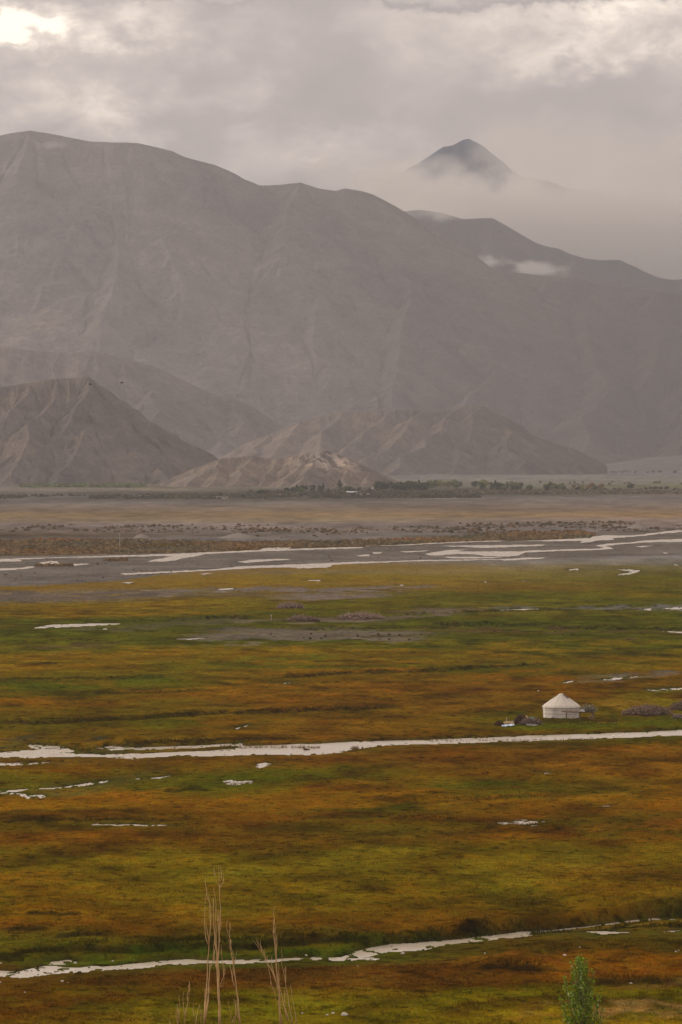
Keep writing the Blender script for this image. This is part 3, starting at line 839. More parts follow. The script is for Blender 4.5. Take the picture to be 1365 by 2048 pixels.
def mountain(name, sil, foot_y, crest_y, back_y, nu, nt, spur, freq, shear, base, var, mat_, rough=0.03, seed=1.0, p=1.3,
             urange=None, foot_list=None, kface=0.0, fine=1.0, u0=None, u1=None, spurs=()):
    """heightfield whose skyline follows sil (photograph pixels) when it stands at crest_y"""
    sil = np.array(sil, float)
    u0 = sil[0, 0] if u0 is None else u0; u1 = sil[-1, 0] if u1 is None else u1
    u = np.linspace(u0, u1, nu)
    tf = np.linspace(0, 1, nt); tb = np.linspace(1, 2, max(8, nt // 4))[1:]
    tt = np.concatenate([tf, tb])
    T, U = np.meshgrid(tt, u, indexing='ij')
    crest = np.interp(U, sil[:, 0], sil[:, 1])
    Y0 = foot_y if foot_list is None else np.interp(U, *np.array(foot_list, float).T)
    Y = np.where(T <= 1, Y0 + (crest_y - Y0) * T, crest_y + (back_y - crest_y) * (T - 1))
    X = (U - 682.5) / FPX * Y
    # crest height from its pixel
    b = (1024 - crest) / FPX
    H = CAMH + crest_y * (-ST + b * CT) / (CT + b * ST)
    H = np.maximum(H, 0)
    s = freq
    wx = (fbm(U * s * 0.6, T * 1.6, 4, 0.55, seed + 3) - 0.5) * 2.0
    g = ridged(U * s + shear * (1 - T) * 1.6 + wx * 1.1, T * 0.7 + 3 * seed + wx * .6, 6, 0.5, seed)
    g2 = fbm(U * s * 2.5 + shear * (1 - T) * 5 + wx * 3, T * 2.2, 5, 0.6, seed + 5)
    env = np.clip(1 - T, 0, 1) ** 0.8 * sstep(0, .5, T)
    teff = np.clip(T, 0, 1) + spur * env * (g - 0.55) * 1.5 + spur * 0.35 * env * (g2 - 0.5) * 2
    for (uc, uf, wd, am) in spurs:
        ul = uc + (uf - uc) * (1 - T) + (fbm(T * 3, T * 0 + uc, 2, .5, seed) - .5) * wd * .8
        q = (U - ul) / wd; q = np.where(q > 0, q * 1.25, q * .8)
        teff = teff + am * np.exp(-np.abs(q) ** 1.25) * np.clip(1 - T, 0, 1) ** .7 * sstep(0, .45, T)
    teff = np.clip(teff, 0, 1)
    prof = 0.25 * teff + 0.75 * teff ** p
    Z = np.where(T <= 1, H * prof, H * (1 - (T - 1)) ** 1.3)
    Z = Z + H * rough * fine * (ridged(U * s * 7 + shear * (1 - T) * 9 + wx * 2, T * 3.5, 5, 0.6, seed + 7) - 0.5) * 1.3 * np.clip(T * 8, 0, 1) * np.clip((2 - T) * 3, 0, 1) * (0.25 + np.clip(1 - T, 0, 1) * 1.2)
    Z = Z - 3 * (T <= 0.001) - 3 * (T > 1.999)
    cb = np.array(base)[None, None, :] * (1 + var * (g2[..., None] - 0.5) * 2 + var * 0.9 * (g[..., None] - 0.5))
    cv = fbm(U * s * 1.3, T * 4, 4, 0.6, seed + 9)[..., None]
    cb = cb * np.interp(U, [0, 700, 1400], [1.35, 1.1, .62])[..., None] * (1 + 0.25 * (cv - 0.5) * np.array([1.2, 0.6, -0.2]))  # rock tone falls from left to right, carrying side light and haze
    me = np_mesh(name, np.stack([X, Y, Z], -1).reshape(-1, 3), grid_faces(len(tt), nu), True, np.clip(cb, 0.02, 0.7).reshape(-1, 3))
    return tag(link(name, me, mat_), kind='structure')


M_far = rock_material('mountain_rock', 0.012, bump=1.0, dist=14)
M_near = rock_material('hill_rock', 0.05, bump=1.0, dist=2.5)
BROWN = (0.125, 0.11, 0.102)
MAIN_SIL = [(-3600, 890), (-3000, 700), (-2400, 560), (-1900, 470), (-1500, 420), (-900, 330), (-400, 300), (-100, 280), (0, 271), (30, 265), (62, 261), (90, 265), (130, 273), (185, 283), (240, 285), (275, 286), (300, 291), (345, 302), (370, 313),
            (400, 322), (430, 329), (455, 340), (475, 350), (490, 359), (520, 370), (545, 370), (575, 368), (602, 365), (622, 372), (640, 377), (672, 382), (690, 377), (720, 381), (745, 388),
            (768, 400), (788, 411), (800, 422), (820, 437), (860, 462), (900, 485), (930, 500), (960, 522), (985, 538), (1005, 548), (1020, 544), (1060, 548), (1110, 554), (1160, 557), (1200, 570),
            (1260, 575), (1330, 586), (1400, 592), (1700, 640), (2400, 600), (3200, 700), (4000, 890)]
RIDGE2 = [(500, 560), (700, 470), (790, 425), (840, 420), (880, 425), (905, 432), (925, 438), (955, 437), (985, 436), (1010, 450), (1040, 468), (1070, 485), (1095, 494), (1118, 497), (1140, 508),
          (1170, 517), (1200, 520), (1240, 520), (1262, 530), (1290, 544), (1320, 556), (1345, 560), (1375, 557), (1450, 575), (1700, 560), (2300, 660), (3000, 890)]
# a lower spur of the main range, behind the hills on the left
SPUR = [(-1700, 920), (-1300, 700), (-900, 560), (-300, 600), (0, 690), (60, 700), (130, 706), (190, 702), (250, 716), (310, 733), (370, 762), (420, 786), (470, 798), (520, 822), (560, 850), (600, 880), (640, 915)]
HILL_R = [(420, 930), (480, 892), (540, 868), (600, 843), (640, 832), (690, 822), (750, 820), (800, 818), (840, 820), (880, 819), (920, 813), (965, 811), (1000, 828), (1040, 850), (1070, 870), (1110, 888),
          (1145, 896), (1165, 905), (1180, 922), (1196, 940), (1215, 948)]
HILL_L = [(-1150, 955), (-950, 880), (-700, 800), (-400, 780), (-150, 830), (-60, 800), (0, 775), (60, 765), (115, 757), (150, 756), (175, 753), (182, 756), (205, 775), (222, 783), (250, 806), (275, 822), (293, 838), (310, 855), (322, 868), (345, 876), (370, 886),
          (400, 896), (430, 912), (448, 930), (470, 950)]
HILL_M = [(320, 968), (345, 955), (380, 940), (420, 926), (445, 916), (480, 914), (507, 911), (545, 919), (580, 914), (610, 908), (645, 899), (665, 904), (690, 914), (720, 926), (760, 947), (790, 960), (815, 970)]
# low terrace at the mountain's foot, right
TERR = [(1150, 935), (1200, 930), (1300, 915), (1365, 911), (1500, 905), (1900, 900)]
# the peak beyond, above the cloud bank (stands outside the haze layer)
PEAK = [(560, 640), (700, 500), (780, 400), (826, 338), (850, 322), (870, 304), (888, 293), (905, 291), (925, 280), (938, 277), (955, 286), (965, 292), (990, 326), (1008, 338), (1030, 342), (1048, 355), (1075, 358), (1110, 366),
        (1135, 378), (1160, 380), (1230, 396), (1300, 408), (1365, 422), (1500, 430), (1900, 540), (2800, 890)]

def ridge_mountain(name, sil, crest_y, foot_y, back_y, nu, nt, spurs, slope, base, var, mat_, seed, warp=0.05, flute=0.03, nbranch=4,
                   fan=0.0, dist_fan=0.35, fade_lr=None, fall=1.12, pale=()):
    """mountain body spanned between a skyline ridge, spurs that come down from it and side ridges of the spurs"""
    rnd = random.Random(seed)
    sil = np.array(sil, float)
    ua_, ub_ = max(sil[0, 0], -130.0), min(sil[-1, 0], 1495.0)
    u = np.linspace(ua_, ub_, nu)
    if sil[0, 0] < ua_: u = np.concatenate([np.linspace(sil[0, 0], ua_, 90)[:-1], u])
    if sil[-1, 0] > ub_: u = np.concatenate([u, np.linspace(ub_, sil[-1, 0], 90)[1:]])
    tf = np.linspace(0, 1, nt); tb = np.linspace(1, 2, max(8, nt // 5))[1:]
    T, U = np.meshgrid(np.concatenate([tf, tb]), u, indexing='ij')
    Y = np.where(T <= 1, foot_y + (crest_y - foot_y) * T, crest_y + (back_y - crest_y) * (T - 1))
    X = (U - 682.5) / FPX * Y

    def top(uu):
        v = np.interp(uu, sil[:, 0], sil[:, 1]); b = (1024 - v) / FPX
        return max(0.0, float(CAMH + crest_y * (-ST + b * CT) / (CT + b * ST)))
    segs = []
    for i in range(len(sil) - 1):
        (ua, _), (ub, _) = sil[i], sil[i + 1]
        segs.append(((ua - 682.5) / FPX * crest_y, crest_y, top(ua), (ub - 682.5) / FPX * crest_y, crest_y, top(ub), 0))
    Hm = max(top(q) for q in sil[:, 0])
    for (uc, uf, yf) in spurs:
        H = top(uc); x0 = (uc - 682.5) / FPX * crest_y; yE = crest_y + (foot_y - crest_y) * yf
        x1 = (uf - 682.5) / FPX * yE
        n = 7; pts = []
        ph = rnd.uniform(0, 6)
        for i in range(n + 1):
            t = i / n
            h = H * ((1 - t) ** fall) * (1 + (0.05 * math.sin(ph + t * 9) if 0 < i else 0)) if i < n else 0
            wx_ = (rnd.uniform(-1, 1) * .035 * (crest_y - yE)) if 0 < i < n else 0
            pts.append((x0 + (x1 - x0) * t + wx_, crest_y + (yE - crest_y) * t, h))
        for a, b in zip(pts[:-1], pts[1:]): segs.append((*a, *b, 1))
        for k_ in range(nbranch):
            t = rnd.uniform(.12, .8); i = min(n - 1, int(t * n)); f = t * n - i
            p = [pts[i][j] * (1 - f) + pts[i + 1][j] * f for j in range(3)]
            side = -1 if k_ % 2 else 1
            L = p[2] / slope * rnd.uniform(.7, 1.25); an = math.radians(rnd.uniform(38, 68)) * side
            dx, dy = (x1 - x0), (yE - crest_y); l = math.hypot(dx, dy); dx /= l; dy /= l
            ex = dx * math.cos(an) - dy * math.sin(an); ey = dx * math.sin(an) + dy * math.cos(an)
            m_ = [p[0] + ex * L * .5, p[1] + ey * L * .5, p[2] * .5]; e = [p[0] + ex * L, p[1] + ey * L, 0]
            segs.append((*p, *m_, 2)); segs.append((*m_, *e, 2))
    sc = Hm * 0.55
    wx = (fbm(X / sc, Y / sc, 4, .5, seed) - .5) * warp * Hm * 2.2 * np.clip(np.abs(1 - T) * 5, 0, 1)
    wy = (fbm(X / sc + 9, Y / sc + 5, 4, .5, seed + 1) - .5) * warp * Hm * 2.2 * np.clip(np.abs(1 - T) * 5, 0, 1)
    XW, YW = X + wx, Y + wy
    best = np.full(X.shape, -1e9); along = np.zeros_like(X); dd = np.zeros_like(X); off = 0.0
    for (xa, ya, za, xb, yb, zb, kind) in segs:
        dx, dy = xb - xa, yb - ya; L = math.hypot(dx, dy) + 1e-6
        reach = max(za, zb) / slope * 1.15
        c0 = np.clip((XW - xa) * dx + (YW - ya) * dy, 0, L * L) / (L * L)
        d = np.hypot(XW - xa - dx * c0, YW - ya - dy * c0)
        z = za + (zb - za) * c0 - slope * d * (1 - 0.22 * np.clip(d / (reach + 1), 0, 1))
        m = z > best
        best = np.where(m, z, best); along = np.where(m, off + c0 * L, along); dd = np.where(m, d, dd)
        off += L
    lam = Hm * .09
    fl = ridged(along / lam + (fbm(X / lam / 3, Y / lam / 3, 2, .5, seed + 3) - .5) * 1.5, dd / lam * .10, 4, .55, seed + 2) - .45
    fine = fbm(X / lam * 2.2, Y / lam * 2.2, 4, .6, seed + 6) - .5
    amp = np.clip(dd / (Hm * .10), 0, 1)
    best = best + (fl * flute * Hm * amp * 1.3 + fine * Hm * .022 * np.clip(np.abs(1 - T) * 6 + .15, 0, 1))
    # debris fan at the foot
    fanz = fan * np.clip((Y - foot_y) / max(1.0, (crest_y - foot_y)) / dist_fan, 0, 1) ** 1.3 + fine * fan * .15 - 1.0
    k_ = max(2.0, Hm * .02); a_ = np.clip((best - fanz) / k_ / 2 + .5, 0, 1)
    Z = fanz * (1 - a_) + best * a_ + k_ * a_ * (1 - a_)
    Z = np.where(T <= 1, Z, np.minimum(Z, np.maximum(best, -5)))
    Z = np.where((T <= .001) | (T > 1.999), -5, Z)
    cv = fbm(X / (Hm * .5), Y / (Hm * .5), 4, .6, seed + 9)[..., None]
    cb = np.array(base)[None, None, :] * (1 + var * 1.6 * (cv - .5) + var * .8 * fl[..., None] * amp[..., None])
    cb = cb * np.interp(U, [0, 700, 1400], [1.6, 1.1, .38])[..., None] * (1 + 0.25 * (cv - 0.5) * np.array([1.2, .5, -.3]))  # light from the left and thicker haze there painted into the rock colour
    for (uu, vv, ru, rv, g_) in pale:  # sunlit patch painted into the rock as paler spots
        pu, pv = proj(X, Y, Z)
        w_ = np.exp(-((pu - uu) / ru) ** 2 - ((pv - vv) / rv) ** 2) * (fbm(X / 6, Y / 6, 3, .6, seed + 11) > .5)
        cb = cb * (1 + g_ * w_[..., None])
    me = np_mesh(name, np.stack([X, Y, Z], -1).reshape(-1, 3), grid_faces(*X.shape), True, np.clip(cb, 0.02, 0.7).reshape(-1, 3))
    return tag(link(name, me, mat_), kind='structure')


MSP = [(62, -120, 1), (190, 60, .95), (285, 130, 1), (400, 250, 1), (455, 370, .8), (602, 430, 1), (700, 560, .95), (768, 700, .8), (840, 760, 1), (930, 860, .85), (1020, 930, 1), (1120, 1060, .9), (1210, 1150, 1),
       (1310, 1260, .9), (1420, 1340, 1), (1560, 1500, 1), (1750, 1650, 1), (-150, -260, 1), (-380, -480, 1), (-640, -720, 1), (-950, -1050, 1), (-1350, -1450, 1), (-1800, -1900, 1), (-2300, -2350, 1), (-2800, -2850, 1), (1980, 1900, 1), (2250, 2200, 1), (2700, 2650, 1), (3200, 3150, 1)]
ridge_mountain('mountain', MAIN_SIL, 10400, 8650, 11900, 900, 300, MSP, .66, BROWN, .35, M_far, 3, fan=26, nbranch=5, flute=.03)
R2S = [(720, 660, 1), (850, 800, .9), (905, 870, 1), (985, 930, .9), (1070, 1030, 1), (1118, 1085, .8), (1240, 1200, 1), (1320, 1290, .9), (1480, 1440, 1), (1700, 1660, 1)]
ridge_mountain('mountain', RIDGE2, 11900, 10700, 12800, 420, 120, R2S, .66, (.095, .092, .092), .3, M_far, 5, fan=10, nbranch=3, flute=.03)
SPS = [(60, 10, 1), (190, 130, .95), (250, 230, .8), (310, 270, 1), (420, 350, .9), (470, 450, 1), (560, 520, .9), (-120, -180, 1), (-350, -380, 1), (-600, -640, 1)]
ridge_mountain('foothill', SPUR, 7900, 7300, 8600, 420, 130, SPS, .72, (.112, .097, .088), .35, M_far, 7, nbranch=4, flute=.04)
HRS = [(540, 460, .9), (600, 500, 1), (690, 575, 1), (780, 640, .9), (850, 700, 1), (925, 772, 1), (998, 1060, .85), (965, 900, .8), (1070, 1110, .7), (1140, 1165, .7)]
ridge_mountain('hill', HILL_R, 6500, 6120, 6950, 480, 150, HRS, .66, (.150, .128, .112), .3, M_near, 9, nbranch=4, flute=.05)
HLS = [(203, 118, 1), (178, 62, .95), (115, 0, 1), (60, -60, .9), (300, 334, .9), (255, 262, .55), (372, 396, .8), (430, 440, .6), (-60, -130, 1), (-300, -330, 1), (-550, -580, 1)]
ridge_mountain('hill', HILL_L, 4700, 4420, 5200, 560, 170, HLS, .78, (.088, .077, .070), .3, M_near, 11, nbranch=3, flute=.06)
HMS = [(420, 372, .9), (445, 415, 1), (507, 455, 1), (555, 520, .8), (610, 560, 1), (645, 590, 1), (652, 665, .8), (690, 690, .8), (740, 735, .8), (775, 780, .6)]
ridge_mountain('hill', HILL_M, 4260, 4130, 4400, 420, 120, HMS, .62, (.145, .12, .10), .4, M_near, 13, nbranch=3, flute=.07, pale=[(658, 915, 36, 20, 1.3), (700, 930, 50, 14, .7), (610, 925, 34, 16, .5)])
mountain('foothill', TERR, 7300, 8400, 8700, 200, 40, 0.2, 1 / 90, 0.5, (0.19, 0.165, 0.15), 0.2, M_far, 0.02, 18.0, 1.6)
PKS = [(700, 680, 1), (826, 800, 1), (905, 850, .9), (938, 950, 1), (1020, 1000, 1), (1160, 1150, 1), (1300, 1290, 1), (1600, 1580, 1)]
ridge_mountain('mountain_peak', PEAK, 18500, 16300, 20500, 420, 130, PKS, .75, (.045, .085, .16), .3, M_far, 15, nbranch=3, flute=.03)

# ------------------------------------------------------------------ haze
def haze_box():
    mb = MB(); mb.box((0, 5980, 478), (44000, 14040, 962))
    me = mb.mesh('haze')
    m = bpy.data.materials.new('haze_air'); m.use_nodes = True
    t = NT(m.node_tree); t.n.clear()
    out = t.new('ShaderNodeOutputMaterial')
    v = t.new('ShaderNodeVolumePrincipled', ins={'Color': (0.56, 0.575, 0.635, 1), 'Density': HAZE_DENS, 'Anisotropy': 0.25})
    t.l.new(v.outputs[0], out.inputs['Volume'])
    tag(link('haze', me, m), kind='stuff')
haze_box()

# ------------------------------------------------------------------ clouds beyond and between the ranges
def cloud(name, box_c, box_d, dens_nodes, step, kind='stuff'):
    mb = MB(); mb.blob((0, 0, 0), (box_d[0] / 2, box_d[1] / 2, box_d[2] / 2), 24, 12, 0.0)
    me = mb.mesh(name)
    m = bpy.data.materials.new(name + '_vapour'); m.use_nodes = True
    t = NT(m.node_tree); t.n.clear()
    out = t.new('ShaderNodeOutputMaterial')
    g = t.new('ShaderNodeNewGeometry').outputs['Position']
    dens = dens_nodes(t, g)
    v = t.new('ShaderNodeVolumePrincipled', ins={'Color': (0.985, 0.975, 0.955, 1), 'Density': dens, 'Anisotropy': 0.0})
    t.l.new(v.outputs[0], out.inputs['Volume'])
    m.cycles.volume_step_rate = step
    tag(link(name, me, m, loc=box_c), kind=kind)


def bank_density(t, g):
    s = t.new('ShaderNodeSeparateXYZ', ins={'Vector': g})
    n = t.noise(t.mapping(g, (1, .12, 1.5)), 0.0045, 6, 0.6)
    n2 = t.noise(t.mapping(g, (1, .15, 2.0)), 0.0018, 3, 0.5)
    nn = t.math('ADD', t.math('MULTIPLY', t.math('SUBTRACT', n, 0.5), 7.0), t.math('MULTIPLY', t.math('SUBTRACT', n2, 0.5), 4.5))
    top = t.math('SUBTRACT', 1114, t.math('MULTIPLY', t.math('SUBTRACT', s.outputs[0], 280), 0.115))
    a = t.math('ADD', t.math('DIVIDE', t.math('SUBTRACT', top, s.outputs[2]), 38), nn)
    a = t.rng(a, -0.6, 2.2)
    e = t.rng(t.math('ADD', t.math('DIVIDE', t.math('SUBTRACT', s.outputs[0], 20), 110), nn), -1.0, 2.5)
    core = t.math('MULTIPLY', a, e)
    # thin veil drifting over the ridge right of the peak
    top2 = t.math('SUBTRACT', 1330, t.math('MULTIPLY', t.math('SUBTRACT', s.outputs[0], 600), 0.10))
    b = t.rng(t.math('ADD', t.math('DIVIDE', t.math('SUBTRACT', top2, s.outputs[2]), 90), nn), -0.5, 2.0)
    e2 = t.rng(t.math('ADD', t.math('DIVIDE', t.math('SUBTRACT', s.outputs[0], 545), 80), nn), -1.0, 2.0)
    veil = t.math('MULTIPLY', t.math('MULTIPLY', b, e2), 0.20)
    return t.math('MULTIPLY', t.math('MAXIMUM', core, veil), 0.0045)


cloud('cloud', (1800, 14700, 850), (4600, 1700, 1500), bank_density, 0.3)


def wisp_density(cx_, cy_, cz_, rx, ry, rz, d):
    def f(t, g):
        v = t.mapping(g, (1 / rx, 1 / ry, 1 / rz), (-cx_ / rx, -cy_ / ry, -cz_ / rz))
        l = t.new('ShaderNodeVectorMath', operation='LENGTH'); t.l.new(v, l.inputs[0])
        n = t.noise(t.mapping(g, (1, .4, 1.7)), 0.0095, 5, 0.6)
        a = t.math('SUBTRACT', t.math('ADD', 0.80, t.math('MULTIPLY', t.math('SUBTRACT', n, 0.5), 3.0)), l.outputs['Value'])
        return t.math('MULTIPLY', t.rng(a, 0.0, 0.9), d)
    return f


def wisp(u, v, dist, wu, hv, ry, d):
    p = at(u, v, dist); k = dist / FPX
    rx, rz = wu * k / 2, hv * k / 2
    cloud('cloud_wisp', p, (rx * 2.6, ry * 2.6, rz * 2.6), wisp_density(p.x, p.y, p.z, rx, ry, rz, d), 0.5)


wisp(1075, 540, 11100, 230, 46, 170, 0.009)
wisp(990, 524, 11100, 110, 56, 150, 0.012)
wisp(118, 292, 10250, 80, 26, 90, 0.004)
wisp(860, 425, 11800, 240, 60, 200, 0.005)

# ------------------------------------------------------------------ materials of things
M_felt = mat('cream_felt', (0.62, 0.575, 0.50), 0.95, 0.1, nscale=1.2, namp=0.10, bump=0.5, bscale=2.5, stretch=(1, 1, .5))
M_feltw = mat('wall_felt', (0.70, 0.65, 0.60), 0.95, 0.1, nscale=1.6, namp=0.14, bump=0.6, bscale=3, stretch=(1, 1, .3))
M_rope = mat('grey_rope', (0.34, 0.31, 0.26), 0.95, 0.1, nscale=9, namp=.2)
M_darkfelt = mat('dark_felt', (0.13, 0.115, 0.10), 0.95, 0.1)
M_wood = mat('weathered_wood', (0.20, 0.13, 0.08), 0.9, 0.1, nscale=4, namp=.35)
M_twig = mat('dry_brushwood', (0.25, 0.185, 0.13), 0.95, 0.05, attr=True, nscale=3, namp=.4)
M_bark = mat('bare_branch_bark', (0.56, 0.37, 0.19), 0.9, 0.1, nscale=1.6, namp=.38)
M_bark2 = mat('poplar_bark', (0.20, 0.16, 0.11), 0.9, 0.1, nscale=3, namp=.3)
M_stone = mat('pale_stone', (0.62, 0.56, 0.50), 0.9, 0.2, nscale=5, namp=.2)
M_dung = mat('dark_peat', (0.045, 0.022, 0.012), 0.95, 0.05, nscale=5, namp=.4, bump=.8)
M_tarp = mat('blue_white_sheeting', (0.52, 0.64, 0.78), 0.5, 0.4, nscale=3, namp=.15)
M_teal = mat('teal_tarpaulin', (0.02, 0.16, 0.11), 0.6, 0.3, nscale=4, namp=.4, bump=.8)
M_tan = mat('tan_planks', (0.58, 0.42, 0.26), 0.9, 0.1, nscale=4, namp=.2)
M_greycloth = mat('grey_cloth', (0.42, 0.42, 0.44), 0.9, 0.1, nscale=4, namp=.35, bump=.7)
M_pole = mat('pole_grey', (0.36, 0.34, 0.31), 0.8, 0.2, nscale=2, namp=.15)
M_gravel = mat('grey_gravel', (0.22, 0.195, 0.17), 0.95, 0.05, nscale=0.7, namp=.2, bump=.6)
M_wallw = mat('pale_plaster', (0.52, 0.50, 0.47), 0.9, 0.1, nscale=.5, namp=.12)
M_wallc = mat('cream_plaster', (0.80, 0.72, 0.55), 0.9, 0.1, nscale=.5, namp=.12)
M_mud = mat('mud_brick', (0.30, 0.22, 0.16), 0.95, 0.05, nscale=.5, namp=.2)
M_roofm = mat('pale_metal_roof', (0.46, 0.47, 0.50), 0.5, 0.4, nscale=.4, namp=.1)
M_dark = mat('dark_opening', (0.03, 0.03, 0.035), 0.4, 0.4)
M_bird = mat('dark_plumage', (0.03, 0.027, 0.025), 0.9, 0.1)
M_dust = None

# ------------------------------------------------------------------ yurt
YD = 7680 * 40 / (1437 - 900) + 2.8
yx = (1123.5 - 682.5) / FPX * YD
yz = gz(yx, YD - 2.7)
yurt = tag(empty('yurt', (yx, YD, yz)), 'round cream felt yurt with a low conical roof beside the stream', 'yurt')
R0 = 2.76
mb = MB(); prof = [(R0 * .965, -.4), (R0 * .965, 0.02), (R0 * .972, .5), (R0 * .985, 1.1), (R0 * .995, 1.62), (R0, 1.72)]
mb.lathe(prof, 64, 0.004); part('wall', mb.mesh('wall', True), M_feltw, yurt)
# roof in felt panels, each a separate piece with overlapping seams
NP_ = 10
def roof_panel():
    mb = MB(); nu, nr = 8, 9; half = PI / NP_ * 1.03
    rings = []
    for j in range(nr):
        s_ = j / (nr - 1); r = R0 * 1.035 * (1 - s_) + 0.42 * s_
        z = 1.66 + (3.34 - 1.66) * (s_ ** 0.93)
        if j == 0: z -= 0.05
        row = []
        for i in range(nu + 1):
            w = -half + 2 * half * i / nu
            puff = 0.05 * math.sin(PI * i / nu) * (0.4 + 0.6 * (1 - s_))
            row.append((r * math.cos(w), r * math.sin(w), z + puff))
        rings.append(row)
    b = len(mb.v)
    for row in rings: mb.v += row
    W_ = nu + 1
    for j in range(nr - 1):
        for i in range(nu): mb.f.append((j * W_ + i, j * W_ + i + 1, (j + 1) * W_ + i + 1, (j + 1) * W_ + i))
    # turned-down hem
    b = len(mb.v)
    for i in range(W_):
        x, y, z = rings[0][i]; mb.v.append((x * 1.004, y * 1.004, z - 0.13 - 0.02 * math.sin(i * 2.1)))
    for i in range(nu): mb.f.append((b + i, b + i + 1, i + 1, i))
    return mb.mesh('roof_panel', True)
rp = roof_panel()
for k in range(NP_):
    o = part('roof_panel', rp, M_felt if k == 0 else None, yurt)
    o.rotation_euler = (0, 0, 2 * PI * k / NP_ + 0.22); o.location = (0, 0, 0.006 * (k % 2))
for k in range(NP_):
    w = 2 * PI * (k + .5) / NP_ + 0.22; c_, s_ = math.cos(w), math.sin(w)
    mb = MB(); mb.tube([(R0 * .985 * c_, R0 * .985 * s_, .15), (R0 * 1.045 * c_, R0 * 1.045 * s_, 1.64), (1.62 * c_, 1.62 * s_, 2.60), (0.45 * c_, 0.45 * s_, 3.38)], 0.02, 4)
    part('rope', mb.mesh('rope'), M_rope, yurt)
for z_ in (0.62, 1.16):
    mb = MB(); n = 64
    mb.tube([((R0 * .992) * math.cos(2 * PI * i / n), (R0 * .992) * math.sin(2 * PI * i / n), z_) for i in range(n + 1)], 0.022, 4, False)
    part('rope', mb.mesh('rope'), M_rope, yurt)
mb = MB(); mb.lathe([(0.56, 3.20), (0.52, 3.36), (0.36, 3.47), (0.18, 3.53), (0.0, 3.55)], 20)
part('crown_cover', mb.mesh('crown_cover', True), M_felt, yurt)
mb = MB()
mb.add([(0.20, -0.35, 3.50), (0.42, -0.18, 3.44), (1.12, -0.72, 2.98), (0.86, -0.95, 2.99), (0.20, -0.35, 3.44), (0.42, -0.18, 3.38), (1.12, -0.72, 2.92), (0.86, -0.95, 2.93)],
       [(0, 3, 2, 1), (4, 5, 6, 7), (0, 1, 5, 4), (1, 2, 6, 5), (2, 3, 7, 6), (3, 0, 4, 7)])
part('smoke_flap', mb.mesh('smoke_flap'), M_darkfelt, yurt)
mb = MB(); mb.box((-0.2, 2.78, 0.82), (0.9, 0.08, 1.6)); part('door', mb.mesh('door'), M_wood, yurt)

PXM = YD / FPX      # metres per photograph pixel at the yurt


def spot_at(u, v, dz=0.0):
    x, y = unproj(u, v); return Vector((float(x), float(y), gz(x, y) + dz))


# wooden rail on posts in front of the yurt, with a brushwood load on its right end
rack_p = spot_at(1160, 1438)
rack = tag(empty('wooden_rack', rack_p), 'rough wooden rail on thin posts standing in front of the yurt', 'rack')
k = PXM * 0.99
def rel(u, h, dy=0.0): return ((u - 1160) * k, dy, h)
mb = MB(); mb.tube([rel(1124, 1.10), rel(1150, 1.02), rel(1191, 0.98)], [.075, .085, .08], 6); part('rail', mb.mesh('rail'), M_wood, rack)
mb = MB(); mb.tube([rel(1140, 1.02, 1.3), rel(1188, 0.98, 1.3)], .05, 6); part('rail', mb.mesh('rail'), M_wood, rack)
for (u_, top_, dy_) in ((1133, 1.05, 0), (1160, 1.45, 0.02), (1160, 1.0, 1.3), (1186, 1.0, 1.3)):
    mb = MB(); mb.tube([rel(u_, -0.35, dy_), rel(u_ + .3, top_, dy_)], [.10, .08], 6); part('post', mb.mesh('post'), M_wood, rack)
mb = MB(); mb.tube([rel(1183, 0.0, -.05), rel(1188, 0.98, .02)], [.07, .06], 6); part('strut', mb.mesh('strut'), M_wood, rack)
mb = MB(); mb.tube([rel(1190, 0.98, -.02), rel(1185.5, 0.25, .1)], [.05, .06], 6); part('strut', mb.mesh('strut'), M_wood, rack)
for j in range(5):
    mb = MB(); mb.tube([rel(1163 + j * 5.5, 1.08, -.15), rel(1163 + j * 5.5, 1.08, 1.5)], .04, 5); part('slat', mb.mesh('slat'), M_wood, rack)
mb = MB(); n = 16
mb.tube([(0.30 * math.cos(2 * PI * i / n), 0.06 * math.sin(2 * PI * i / n), 0.30 + 0.28 * math.sin(2 * PI * i / n)) for i in range(n + 1)], 0.11, 6, False)
wp = spot_at(1183, 1439)
tag(link('log_ring', mb.mesh('log_ring', True), M_wood, loc=wp), 'small brown ring of bundled brushwood lying at the foot of the slanted strut', 'bundle')


def sticks(n, L, rx, ry, hz, w=0.03, up=0.25, base=(0.25, 0.185, 0.13), flat=0.0):
    """heap of thin sticks over a mound of half-width rx, ry and height hz; returns mesh"""
    V = []; F = []; Cc = []
    for i in range(n):
        a = random.uniform(0, 2 * PI); r = math.sqrt(random.random())
        x = rx * r * math.cos(a); y = ry * r * math.sin(a)
        hh = hz * (1 - r * r) ** 0.6 * random.uniform(0.55, 1.08)
        d = Vector((random.gauss(0, 1), random.gauss(0, 0.7), random.gauss(up, 0.45))).normalized() * L * random.uniform(.4, 1.1) / 2
        c = Vector((x, y, max(hh, 0.05) + abs(d.z) * 0.4)); p, q = c - d, c + d
        p.z = max(p.z, -0.05)
        s1 = Vector((0, 0, 1)).cross(d); s1 = (s1.normalized() if s1.length > 1e-6 else Vector((1, 0, 0))) * w * random.uniform(.6, 1.5)
        s2 = d.normalized().cross(s1)
        b = len(V)
        for e in (p, q):
            V += [tuple(e + s1), tuple(e - s1 * .5 + s2 * .87), tuple(e - s1 * .5 - s2 * .87)]
        F += [(b, b + 1, b + 4, b + 3), (b + 1, b + 2, b + 5, b + 4), (b + 2, b, b + 3, b + 5)]
        g_ = random.uniform(.55, 1.7); Cc += [[base[0] * g_, base[1] * g_, base[2] * g_]] * 6
    return np_mesh('sticks', np.array(V), np.array(F), False, np.array(Cc))


